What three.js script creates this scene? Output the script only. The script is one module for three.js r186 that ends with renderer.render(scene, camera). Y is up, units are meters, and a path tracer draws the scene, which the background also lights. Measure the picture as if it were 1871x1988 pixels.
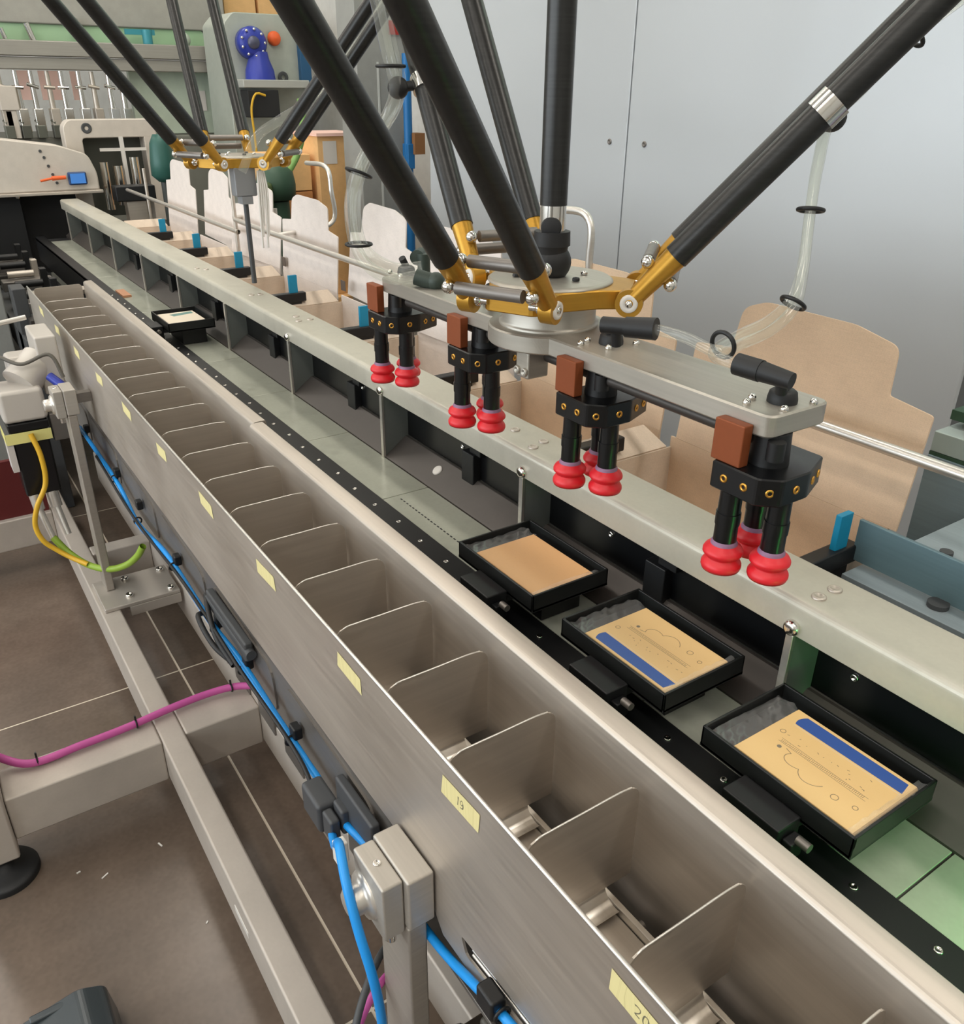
import * as THREE from 'three';
import { RoundedBoxGeometry } from 'three/addons/geometries/RoundedBoxGeometry.js';
import { mergeGeometries, toCreasedNormals } from 'three/addons/utils/BufferGeometryUtils.js';
import { RectAreaLightUniformsLib } from 'three/addons/lights/RectAreaLightUniformsLib.js';

// ---------------------------------------------------------------- camera, exposure
// metres, y up, floor at y = 0; the conveyor runs along z, x points across it
const scene = new THREE.Scene();
scene.background = new THREE.Color(0x0b0c0d);
const camera = new THREE.PerspectiveCamera(62.58, 1871 / 1988, 0.02, 60);
camera.position.set(0, 1.5, 0);
camera.rotation.set(-0.46422, -0.59536, 0.00976, 'YXZ');
scene.add(camera);
const renderer = new THREE.WebGLRenderer({ antialias: true });
renderer.toneMapping = THREE.LinearToneMapping;
renderer.toneMappingExposure = 1.22;
renderer.shadowMap.enabled = true;
RectAreaLightUniformsLib.init();
const LAMP = 7.5;           // radiance of the ceiling lamps
const LAMP_COLOR = new THREE.Color().setRGB(1.0, 0.94, 0.86);
const WINDOW = 0.7;
const DAYLIGHT = 1.7;
const GREEN_LAMP = 120;

// ---------------------------------------------------------------- helpers
const rnd = (s => () => ((s = (s * 1664525 + 1013904223) >>> 0) / 4294967296))(7);
const V = (x, y, z) => new THREE.Vector3(x, y, z);
const taken = new Map();
function numbered(n) { const k = taken.get(n) || 0; taken.set(n, k + 1); return k ? n + '_' + String(k).padStart(3, '0') : n; }
function uvBox(g0) {
  const g = g0.index ? g0.toNonIndexed() : g0;
  const p = g.attributes.position, n = g.attributes.normal, uv = new Float32Array(p.count * 2);
  for (let i = 0; i < p.count; i++) {
    const ax = Math.abs(n.getX(i)), ay = Math.abs(n.getY(i)), az = Math.abs(n.getZ(i));
    const x = p.getX(i), y = p.getY(i), z = p.getZ(i);
    if (ax >= ay && ax >= az) { uv[2 * i] = z; uv[2 * i + 1] = y; }
    else if (ay >= az) { uv[2 * i] = z; uv[2 * i + 1] = x; }
    else { uv[2 * i] = x; uv[2 * i + 1] = y; }
  }
  g.setAttribute('uv', new THREE.BufferAttribute(uv, 2));
  return g;
}
const own = new WeakMap();                 // world offset of each thing
function mergeAll(list, keepUV) {
  const gs = list.map(g => {
    const h = keepUV ? (g.index ? g.toNonIndexed() : g) : uvBox(g);
    for (const k of Object.keys(h.attributes)) if (!['position', 'normal', 'uv'].includes(k)) h.deleteAttribute(k);
    return h;
  });
  return gs.length === 1 ? gs[0] : mergeGeometries(gs);
}
function part(name, geos, material, parent, opt = {}) {
  const list = Array.isArray(geos) ? geos : [geos];
  const g = mergeAll(list, opt.keepUV);
  const o = own.get(parent);
  if (o) g.translate(-o.x, -o.y, -o.z);
  const m = new THREE.Mesh(g, material);
  m.name = name; m.castShadow = m.receiveShadow = true;
  if (opt.label) m.userData.label = opt.label;
  if (opt.kind) m.userData.kind = opt.kind;
  parent.add(m);
  if (o) own.set(m, o);
  return m;
}
function thing(name, label, category, [x, y, z] = [0, 0, 0], group) {
  const o = new THREE.Group(); o.name = numbered(name); scene.add(o); o.position.set(x, y, z);
  o.userData = { label, category }; if (group) o.userData.group = group;
  own.set(o, V(x, y, z)); return o;
}
function single(name, geos, material, label, category, [x, y, z], group, opt = {}) {
  const g = mergeAll(Array.isArray(geos) ? geos : [geos], opt.keepUV); g.translate(-x, -y, -z);
  const m = new THREE.Mesh(g, material); m.name = numbered(name); m.position.set(x, y, z);
  m.castShadow = m.receiveShadow = true; m.userData = { label, category }; if (group) m.userData.group = group;
  scene.add(m); own.set(m, V(x, y, z)); return m;
}
function struct(name, geos, material, label, category = 'wall') {
  const g = mergeAll(Array.isArray(geos) ? geos : [geos]); const m = new THREE.Mesh(g, material);
  m.name = name; m.castShadow = m.receiveShadow = true; m.userData = { label, category, kind: 'structure' }; scene.add(m); return m;
}
function copyThing(o, pos, label, group) {
  const base = o.name.replace(/_\d{3}$/, '');
  const c = o.clone(); c.userData = { ...o.userData }; c.name = numbered(base); c.position.set(...pos);
  if (label) c.userData.label = label; if (group) c.userData.group = group; scene.add(c); return c;
}
const box = (x0, x1, y0, y1, z0, z1, r = 0) => {
  const w = Math.abs(x1 - x0), h = Math.abs(y1 - y0), d = Math.abs(z1 - z0);
  const g = r ? new RoundedBoxGeometry(w, h, d, 1, Math.min(r, w / 2.01, h / 2.01, d / 2.01)) : new THREE.BoxGeometry(w, h, d);
  return g.translate((x0 + x1) / 2, (y0 + y1) / 2, (z0 + z1) / 2);
};
const UP = V(0, 1, 0);
function cyl(p, q, r, r2 = r, seg = 20, open = false) {
  const a = V(...p), b = V(...q), d = b.clone().sub(a), l = d.length();
  const g = new THREE.CylinderGeometry(r2, r, l, seg, 1, open);
  g.applyQuaternion(new THREE.Quaternion().setFromUnitVectors(UP, d.normalize()));
  return g.translate((a.x + b.x) / 2, (a.y + b.y) / 2, (a.z + b.z) / 2);
}
const tube = (pts, r, n = 60, seg = 10) => new THREE.TubeGeometry(new THREE.CatmullRomCurve3(pts.map(p => V(...p)), false, 'centripetal'), n, r, seg);
function lathe(profile, p, dir = UP, seg = 28) {
  const g = new THREE.LatheGeometry(profile.map(([r, y]) => new THREE.Vector2(r, y)), seg);
  g.applyQuaternion(new THREE.Quaternion().setFromUnitVectors(UP, dir.clone().normalize()));
  return g.translate(...p);
}
const ball = (p, r, w = 14, h = 10) => new THREE.SphereGeometry(r, w, h).translate(...p);
const shapeOf = (pts, holes = []) => { const s = new THREE.Shape(pts.map(p => new THREE.Vector2(...p))); for (const h of holes) s.holes.push(new THREE.Path(h.map(p => new THREE.Vector2(...p)))); return s; };
const exOpt = (d, b) => b ? { depth: d - 2 * b, bevelEnabled: true, bevelThickness: b, bevelSize: b, bevelOffset: -b, bevelSegments: 1, steps: 1, curveSegments: 10 } : { depth: d, bevelEnabled: false, steps: 1, curveSegments: 10 };
const exX = (zy, x0, x1, holes, b = 0) => new THREE.ExtrudeGeometry(zy instanceof THREE.Shape ? zy : shapeOf(zy, holes), exOpt(x1 - x0, b)).translate(0, 0, b).rotateY(-Math.PI / 2).translate(x1, 0, 0);
const exZ = (xy, z0, z1, holes, b = 0) => new THREE.ExtrudeGeometry(xy instanceof THREE.Shape ? xy : shapeOf(xy, holes), exOpt(z1 - z0, b)).translate(0, 0, z0 + b);
const exY = (xz, y0, y1, holes, b = 0) => new THREE.ExtrudeGeometry(xz instanceof THREE.Shape ? xz : shapeOf(xz.map(([x, z]) => [x, -z]), (holes || []).map(h => h.map(([x, z]) => [x, -z]))), exOpt(y1 - y0, b)).translate(0, 0, b).rotateX(-Math.PI / 2).translate(0, y0, 0);
const smooth = (g, a = 0.6) => toCreasedNormals(g, a);
function roundedPts(pts, radii, seg = 5) {           // polygon with rounded corners
  const out = [];
  for (let i = 0; i < pts.length; i++) {
    const p = new THREE.Vector2(...pts[i]), a = new THREE.Vector2(...pts[(i + pts.length - 1) % pts.length]), b = new THREE.Vector2(...pts[(i + 1) % pts.length]);
    const r = Array.isArray(radii) ? radii[i] : radii; if (!r) { out.push([p.x, p.y]); continue; }
    const u = a.clone().sub(p).normalize(), v = b.clone().sub(p).normalize();
    const s = p.clone().addScaledVector(u, r), e = p.clone().addScaledVector(v, r);
    for (let k = 0; k <= seg; k++) { const t = k / seg; const q = s.clone().multiplyScalar((1 - t) * (1 - t)).addScaledVector(p, 2 * t * (1 - t)).addScaledVector(e, t * t); out.push([q.x, q.y]); }
  }
  return out;
}
const screw = (p, n, r = 0.004, h = 0.003) => { const d = V(...n); return lathe([[0, h * 0.5], [r * 0.45, h * 0.5], [r * 0.5, h], [r * 0.85, h], [r, h * 0.6], [r, 0]], p, d, 12); };

// ---------------------------------------------------------------- textures and materials
function vnoise(w, h, sx, sy, seed) {               // tiling value noise
  let s = seed; const r = () => ((s = (s * 1103515245 + 12345) & 0x7fffffff) / 0x7fffffff);
  const g = Array.from({ length: sx * sy }, r), f = t => t * t * (3 - 2 * t), out = new Float32Array(w * h);
  for (let y = 0; y < h; y++) for (let x = 0; x < w; x++) {
    const u = x / w * sx, v = y / h * sy, i = Math.floor(u), j = Math.floor(v), a = f(u - i), b = f(v - j), i1 = (i + 1) % sx, j1 = (j + 1) % sy;
    out[y * w + x] = (g[j * sx + i] * (1 - a) + g[j * sx + i1] * a) * (1 - b) + (g[j1 * sx + i] * (1 - a) + g[j1 * sx + i1] * a) * b;
  }
  return out;
}
function texFrom(w, h, fn, size, srgb) {
  const d = new Uint8Array(w * h * 4);
  for (let i = 0; i < w * h; i++) { const c = fn(i); d[4 * i] = c[0]; d[4 * i + 1] = c[1]; d[4 * i + 2] = c[2]; d[4 * i + 3] = 255; }
  const t = new THREE.DataTexture(d, w, h); t.wrapS = t.wrapT = THREE.RepeatWrapping; t.magFilter = THREE.LinearFilter; t.minFilter = THREE.LinearMipmapLinearFilter; t.generateMipmaps = true;
  if (srgb) t.colorSpace = THREE.SRGBColorSpace; t.repeat.set(1 / size[0], 1 / size[1]); t.needsUpdate = true; return t;
}
const N = 512;
const nA = vnoise(N, N, 6, 6, 11), nB = vnoise(N, N, 24, 24, 5), nC = vnoise(N, N, 128, 128, 9), nS = vnoise(N, N, 8, 256, 3), nS2 = vnoise(N, N, 3, 96, 21);
const cl = v => Math.max(0, Math.min(255, Math.round(v)));
const gray = v => [cl(v), cl(v), cl(v)];
const brushMap = texFrom(N, N, i => gray(234 + 8 * nS[i] + 8 * nS2[i] + 4 * nA[i] - 2), [0.5, 0.5], true);
const brushRough = texFrom(N, N, i => gray(170 + 40 * nS[i] + 50 * nA[i]), [0.5, 0.5]);
const smudge = texFrom(N, N, i => gray(150 + 90 * nA[i] + 30 * nB[i]), [0.7, 0.7]);
const floorMap = texFrom(N, N, i => { const v = 195 + 26 * nA[i] + 16 * nB[i] + 16 * nC[i]; return [cl(v), cl(v * 0.985), cl(v * 0.965)]; }, [0.9, 0.9], true);
const floorRough = texFrom(N, N, i => gray(205 + 25 * nA[i] + 15 * nB[i]), [1.1, 1.1]);
const cardMap = texFrom(N, N, i => { const v = 226 + 14 * nC[i] + 8 * nS[i] + 8 * nA[i]; return [cl(v), cl(v * 0.99), cl(v * 0.98)]; }, [0.12, 0.12], true);
const carbonMap = texFrom(N, N, i => gray(170 + 60 * nS2[i] + 12 * nC[i]), [0.2, 0.2], true);
const wornMap = texFrom(N, N, i => gray(232 + 9 * nA[i] + 7 * nB[i] + 4 * nC[i]), [0.6, 0.6], true);
const grimeMap = texFrom(N, N, i => { const a = nA[i] * 0.5 + nB[i] * 0.5; const v = 240 - 34 * Math.max(0, a - 0.55) + 5 * nC[i]; return gray(v); }, [0.5, 0.5], true);

const M = (color, roughness = 0.6, metalness = 0, extra = {}) => new THREE.MeshStandardMaterial({ color, roughness, metalness, ...extra });
const MP = (o) => new THREE.MeshPhysicalMaterial(o);
const steel = M(0xcfc6bb, 0.54, 0.8, { map: brushMap, roughnessMap: brushRough });
const steelDark = M(0x8d8883, 0.55, 0.75, { map: brushMap, roughnessMap: brushRough });
const steelBright = M(0xe6e2db, 0.35, 0.9, { map: brushMap });
const chrome = M(0xdedbd6, 0.16, 1);
const aluminium = M(0xbdb8ae, 0.5, 0.7, { map: brushMap, roughnessMap: smudge });
const beamMat = M(0xc6c2b4, 0.55, 0.3, { map: grimeMap, roughnessMap: smudge });
const tubeGrey = M(0xc3bab0, 0.48, 0.2, { map: wornMap });
const plateMat = M(0xc2c6b8, 0.26, 0.2, { map: grimeMap, roughnessMap: smudge });
const black = M(0x17181a, 0.45, 0.1);
const blackGloss = M(0x101113, 0.28, 0.1);
const blackMatte = M(0x1d1e20, 0.75, 0);
const rubber = M(0x17181a, 0.55, 0);
const darkGrey = M(0x4a4c4e, 0.55, 0.15, { map: wornMap });
const gusset = M(0x6e7370, 0.5, 0.2, { map: wornMap });
const carbon = M(0x2b2b2a, 0.34, 0.1, { map: carbonMap });
const gold = M(0xc8973a, 0.38, 0.65, { map: brushMap });
const brass = M(0xd9a24a, 0.3, 0.9);
const copperBrown = M(0x8f4a26, 0.55, 0.3, { map: wornMap });
const redCup = M(0xd8202c, 0.42, 0);
const mauve = M(0x8a6684, 0.5, 0);
const cardFlap = M(0xe2c8ac, 0.85, 0, { map: cardMap });
const cardBeige = M(0xdccdbc, 0.85, 0, { map: cardMap });
const cardWhite = M(0xeae3df, 0.85, 0, { map: cardMap });
const cardKraft = M(0xf6c88c, 0.85, 0, { map: cardMap });
const tapeMat = M(0xe0d59a, 0.8, 0, { map: cardMap });
const blueTab = M(0x0f86ad, 0.45, 0);
const blueCable = M(0x1a93e6, 0.4, 0);
const pinkCable = M(0xc4579f, 0.5, 0);
const yellowCable = M(0xd9ac2a, 0.45, 0);
const greenCable = M(0x8fae3c, 0.5, 0);
const greenDark = M(0x35513f, 0.5, 0.1);
const purple = M(0x4a3a58, 0.5, 0);
const white = M(0xdcd8d2, 0.5, 0.05);
const cream = M(0xd3cabf, 0.5, 0.1, { map: wornMap });
const blueMotor = M(0x2b3a9c, 0.35, 0.1);
const blueFrame = M(0x1f6fae, 0.45, 0.05);
const orange = M(0xe8642c, 0.5, 0);
const pinkish = M(0xf2cabd, 0.6, 0);
const paleGreen = M(0xc6d4c3, 0.4, 0.1, { map: wornMap });
const redMat = M(0xa02a26, 0.5, 0);
const magenta = M(0xb06ab8, 0.5, 0);
const hose = MP({ color: 0xfafbf8, roughness: 0.08, metalness: 0, transmission: 0.94, thickness: 0, ior: 1.4 });
const film = MP({ color: 0xffffff, roughness: 0.12, metalness: 0, transmission: 0.92, thickness: 0, ior: 1.45 });

// ---------------------------------------------------------------- lamps
function ceilingLight(x, z, label) {
  const t = thing('ceiling_light', label, 'ceiling light', [x, 3.68, z], 'ceiling lights of the hall');
  part('housing', box(x - 0.17, x + 0.17, 3.70, 3.78, z - 0.78, z + 0.78, 0.01), white, t);
  part('diffuser', box(x - 0.15, x + 0.15, 3.685, 3.70, z - 0.75, z + 0.75, 0.004), M(0xffffff, 0.6, 0, { emissive: 0xfff1de, emissiveIntensity: 3 }), t);
  const l = new THREE.RectAreaLight(LAMP_COLOR, LAMP, 0.3, 1.5);
  l.position.set(0, -0.004, 0); l.rotation.x = -Math.PI / 2; t.add(l);
}
ceilingLight(0.66, -3.6, 'single long ceiling light between the lamp rows');
for (const x of [-2.6, -0.8, 1.5]) for (const z of [-7.2, -4.8, -2.4, 0, 1.8]) ceilingLight(x, z, 'long white ceiling light under the hall ceiling');

{ // green lamp of the tray line, just past the edge of the view
  const t = thing('green_lamp', 'green bar lamp over the near end of the tray line', 'lamp', [0.70, 0.81, 0.10]);
  part('lamp_foot', box(0.705, 0.715, 0.81, 0.895, 0.005, 0.02), M(0x1d1e20, 0.6), t);
  part('lamp_body', [box(0.635, 0.715, 0.865, 0.895, 0.004, 0.03, 0.003), box(0.635, 0.715, 0.89, 0.895, -0.035, 0.005)], M(0x1d1e20, 0.6), t);
  part('lamp_glass', box(0.638, 0.712, 0.868, 0.888, 0.001, 0.004), M(0x4fd060, 0.3, 0, { emissive: 0x48e05a, emissiveIntensity: 2 }), t);
  const l = new THREE.RectAreaLight(new THREE.Color().setRGB(0.12, 1, 0.2), GREEN_LAMP, 0.074, 0.016);
  l.position.set(-0.025, 0.066, -0.103); l.rotation.x = -0.6; t.add(l);
}

// ---------------------------------------------------------------- the hall
const X0 = -3.6, X1 = 2.75, Z0 = -9, Z1 = 3, HC = 3.8;
const floorSlab = struct('floor', box(X0, X1, -0.12, -0.001, Z0, Z1), M(0xd9ccb9, 0.8), 'dark brown stone tile floor with pale joints', 'floor');
const tileMats = [0x75685e, 0x70645a, 0x7a6c62].map(c => M(c, 0.27, 0, { map: floorMap, roughnessMap: floorRough }));
{
  const S = 1.2, G = 0.006; let k = 0;
  for (let x = 0.383 - 4 * S; x < X1; x += S) for (let z = -2.108 - 6 * S; z < Z1; z += S) {
    const a = Math.max(X0, x + G / 2), b = Math.min(X1, x + S - G / 2), c = Math.max(Z0, z + G / 2), d = Math.min(Z1, z + S - G / 2);
    if (b - a < 0.02 || d - c < 0.02) continue;
    part('tile', box(a, b, -0.02, 0, c, d), tileMats[(k++ * 7) % 3], floorSlab);
  }
}
const wallPaint = M(0xd4d5d2, 0.8, 0, { map: wornMap });
struct('ceiling', box(X0, X1, HC, HC + 0.1, Z0, Z1), M(0xd9d8d4, 0.9), 'pale flat hall ceiling', 'ceiling');
struct('wall_left', exX([[Z0, 0], [Z1, 0], [Z1, HC], [Z0, HC]], X0 - 0.1, X0, [[[-6.0, 0.9], [1.0, 0.9], [1.0, 2.7], [-6.0, 2.7]]]), wallPaint, 'pale grey hall wall');
{
  const win = struct('window_2', [box(X0 - 0.06, X0, 0.9, 0.95, -6, 1), box(X0 - 0.06, X0, 2.65, 2.7, -6, 1), ...[-6, -4.62, -3.23, -1.85, -0.46, 0.95].map(z => box(X0 - 0.06, X0, 0.9, 2.7, z, z + 0.05))], white, 'wide daylight window in pale frame', 'window');
  const glow = M(0xe8eef5, 0.3, 0, { emissive: new THREE.Color().setRGB(0.86, 0.94, 1.0), emissiveIntensity: DAYLIGHT });
  for (let i = 0; i < 5; i++) {
    const z0 = -5.95 + i * 1.386, z1 = z0 + 1.33;
    part('pane', box(X0 - 0.04, X0 - 0.03, 0.95, 2.65, z0, z1), glow, win, { label: 'bright daylight window pane' });
    const l = new THREE.RectAreaLight(new THREE.Color().setRGB(0.86, 0.94, 1.0), DAYLIGHT, z1 - z0, 1.7);
    l.position.set(X0 - 0.02, 1.8, (z0 + z1) / 2); l.rotation.y = -Math.PI / 2; win.add(l);
  }
}
struct('wall_back', box(X0, X1, 0, HC, Z0 - 0.1, Z0), wallPaint, 'pale grey end wall behind the machines');
struct('wall_front', box(X0, X1, 0, HC, Z1, Z1 + 0.1), wallPaint, 'pale grey end wall of the hall');
{
  const w = struct('wall_right', exX([[Z0, 0], [Z1, 0], [Z1, HC], [Z0, HC]], X1, X1 + 0.1, [[[-7.0, 2.55], [0.3, 2.55], [0.3, 3.2], [-7.0, 3.2]]]), wallPaint, 'pale hall wall behind the steel cabinet');
  const win = struct('window_1', [box(X1, X1 + 0.06, 2.55, 2.59, -7.0, 0.3), box(X1, X1 + 0.06, 3.16, 3.2, -7.0, 0.3), ...[-7, -5.2, -3.4, -1.6, 0.26].map(z => box(X1, X1 + 0.06, 2.55, 3.2, z, z + 0.04))], white, 'long high window strip in pale frame', 'window');
  const glow = M(0xb8ccbc, 0.3, 0, { emissive: new THREE.Color().setRGB(0.62, 0.8, 0.66), emissiveIntensity: WINDOW });
  for (let i = 0; i < 4; i++) {
    const z0 = -6.96 + i * 1.8, z1 = Math.min(z0 + 1.76, 0.26);
    part('pane', box(X1 + 0.02, X1 + 0.03, 2.59, 3.16, z0, z1), glow, win, { label: 'pale daylight window pane' });
    const l = new THREE.RectAreaLight(new THREE.Color().setRGB(0.7, 0.85, 0.74), WINDOW * 0.5, z1 - z0, 0.57);
    l.position.set(X1 + 0.015, 2.875, (z0 + z1) / 2); l.rotation.y = Math.PI / 2; win.add(l);
  }
}

// ---------------------------------------------------------------- steel cabinet on the right
{
  const t = thing('equipment_cabinet', 'tall pale grey sheet metal cabinet with a thin vertical door seam', 'cabinet', [2.25, 0, -2.2]);
  const pm = M(0xc3c8cc, 0.34, 0.15);
  part('body', box(2.012, 2.5, 0.02, 1.96, -3.36, -0.97, 0.004), M(0x6d7073, 0.6, 0.2), t);
  for (const [a, b] of [[-3.375, -2.1585], [-2.1535, -0.955]]) part('door_panel', box(1.998, 2.012, 0.06, 1.95, a, b, 0.003), pm, t);
  for (const y of [1.355, 0.6, 1.85]) for (const z of [-2.235, -2.075]) part('screw', screw([1.998, y, z], [-1, 0, 0], 0.009, 0.004), steelDark, t);
  part('plinth', box(2.03, 2.48, 0, 0.06, -3.33, -1.0), black, t);
}

// ---------------------------------------------------------------- pocket trough (foreground)
const XF = 0.331;
const pocketZ = k => -0.303 - 0.1383 * k;
{
  const t = thing('pocket_trough', 'long stainless steel trough divided into pockets by thin metal plates', 'conveyor trough', [0.42, 0.6, -1.4]);
  const wallShape = [[-3.215, 0.9], [-3.215, 0.70], [-0.62, 0.70], [-0.56, 0.63], [0.6, 0.63], [0.6, 0.9]];
  const slot = roundedPts([[-0.522, 0.672], [-0.05, 0.722], [-0.05, 0.70], [-0.512, 0.650]], 0.006, 3);
  const fw = part('front_wall', exX(wallShape, XF, XF + 0.003, [slot]), steel, t);
  part('rolled_edge', cyl([XF + 0.0012, 0.9, -3.215], [XF + 0.0012, 0.9, 0.6], 0.0022, 0.0022, 10), steelBright, fw);
  for (const g of [[0.654, 0.704], [0.662, 0.712]].map(([a, b]) => cyl([XF + 0.006, a, -0.505], [XF + 0.006, b, -0.06], 0.0022, 0.0022, 8))) part('slot_rail', g, steelBright, fw);
  part('slot_back', box(XF + 0.012, XF + 0.014, 0.645, 0.7115, -0.53, 0.1), steelDark, fw);
  const prof = x => { const o = []; for (let i = 0; i <= 6; i++) { const a = Math.PI - i / 6 * Math.PI / 2; o.push([x + 0.009 + 0.009 * Math.cos(a), 0.891 + 0.009 * Math.sin(a)]); } return [[x, 0.66], ...o, [x + 0.027, 0.9], [x + 0.030, 0.897], [x + 0.030, 0.85], [x + 0.028, 0.85], [x + 0.027, 0.896], [x + 0.01, 0.896], [x + 0.004, 0.89], [x + 0.003, 0.66]].reverse(); };
  part('rear_wall', smooth(exZ(prof(0.507), -3.215, -1.574), 0.5), steel, t);
  part('rear_wall', smooth(exZ(prof(0.4995), -1.569, 0.6), 0.5), steel, t);
  part('end_plate', exZ(roundedPts([[0.35, 0.66], [0.5, 0.66], [0.5, 0.892], [0.35, 0.892]], [0, 0, 0.012, 0.012]), -3.213, -3.210), steel, t);
  part('pocket_floor', box(0.335, 0.462, 0.712, 0.72, -3.2, 0.55), steel, t);
  part('chain_rail', [box(0.463, 0.470, 0.70, 0.731, -3.2, 0.55, 0.001)], steelBright, t);
  part('drive_chain', [box(0.475, 0.49, 0.672, 0.686, -3.2, 0.55)], black, t);
  for (let k = -3; k <= 4; k++) {                                   // chain links seen through the open bottom
    const z = pocketZ(k) + 0.06;
    part('chain_link', [box(0.478, 0.486, 0.686, 0.704, z - 0.028, z + 0.028, 0.002), cyl([0.472, 0.695, z - 0.028], [0.492, 0.695, z - 0.028], 0.006), cyl([0.472, 0.695, z + 0.028], [0.492, 0.695, z + 0.028], 0.006)], k === -1 ? copperBrown : steelDark, t);
  }
  const dv = exZ(roundedPts([[0.350, 0.742], [0.497, 0.742], [0.497, 0.872], [0.350, 0.872]], [0, 0, 0.022, 0.022]), -0.001, 0.001);
  const edge = tube([[0.352, 0.835, 0], [0.3525, 0.85, 0], [0.357, 0.864, 0], [0.367, 0.8715, 0], [0.38, 0.8722, 0], [0.42, 0.8722, 0], [0.47, 0.8722, 0], [0.485, 0.8705, 0]], 0.0013, 30, 6);
  const arc = []; for (let i = 0; i <= 8; i++) { const a = Math.PI - i / 8 * Math.PI * 0.62; arc.push([0.016 + 0.018 * Math.cos(a), 0.744 + 0.018 * Math.sin(a) * -1]); }
  const curlPts = [[-0.001, 0.752], ...arc.map(([z, y]) => [z, y]), ...arc.slice().reverse().map(([z, y]) => [z + 0.0015, y + 0.0018])];
  const curlA = exX(curlPts, 0.337, 0.395), curlB = exX(curlPts, 0.401, 0.408), curlC = exX(curlPts, 0.414, 0.462);
  for (let k = -4; k <= 20; k++) {
    const z = pocketZ(k);
    const d = part('divider_plate', dv.clone().translate(0, 0, z), steel, t);
    part('plate_edge', edge.clone().translate(0, 0, z), steelBright, d);
    part('curled_foot', [curlA, curlB, curlC].map(g => smooth(g.clone().translate(0, 0, z), 0.7)), steelBright, d);
  }
  // masking tape numbers
  const draw = (txt) => { const c = document.createElement('canvas'); c.width = 256; c.height = 96; const g = c.getContext('2d'); g.fillStyle = '#ddd29a'; g.fillRect(0, 0, 256, 96); for (let i = 0; i < 40; i++) { g.fillStyle = `rgba(190,178,120,${0.1 + 0.15 * rnd()})`; g.fillRect(256 * rnd(), 0, 1 + 3 * rnd(), 96); } if (txt) { g.fillStyle = g.strokeStyle = 'rgba(80,78,66,0.85)'; g.font = '58px sans-serif'; g.lineWidth = 6; if (txt[0] === '1') { g.beginPath(); g.moveTo(112, 26); g.lineTo(112, 70); g.stroke(); } else g.fillText(txt[0], 92, 70); g.fillText(txt[1], 128, 70); } const x = new THREE.CanvasTexture(c); x.colorSpace = THREE.SRGBColorSpace; return M(0xffffff, 0.85, 0, { map: x }); };
  const plain = draw('');
  const tz = [-0.263, -0.522, -0.772, -1.047, -1.322, -1.595, -1.87, -2.14, -2.41, -2.69, -2.96];
  tz.forEach((z, i) => {
    const g = new THREE.PlaneGeometry(0.072 - 0.004 * (i % 3), i < 2 ? 0.026 : 0.023, 6, 1); const p = g.attributes.position;
    for (let j = 0; j < p.count; j++) p.setXY(j, p.getX(j) + 0.002 * Math.sin(j * 2.3 + i), p.getY(j) + p.getX(j) * (i % 2 ? 0.05 : -0.04));
    g.rotateY(-Math.PI / 2).translate(XF - 0.0006, 0.868, z);
    part('tape_label', g, i === 0 ? draw('20') : i === 1 ? draw('19') : plain, t, { keepUV: true, label: i === 0 ? 'pale yellow masking tape marked 20' : i === 1 ? 'pale yellow masking tape marked 19' : 'plain pale yellow masking tape piece' });
  });
}

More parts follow.
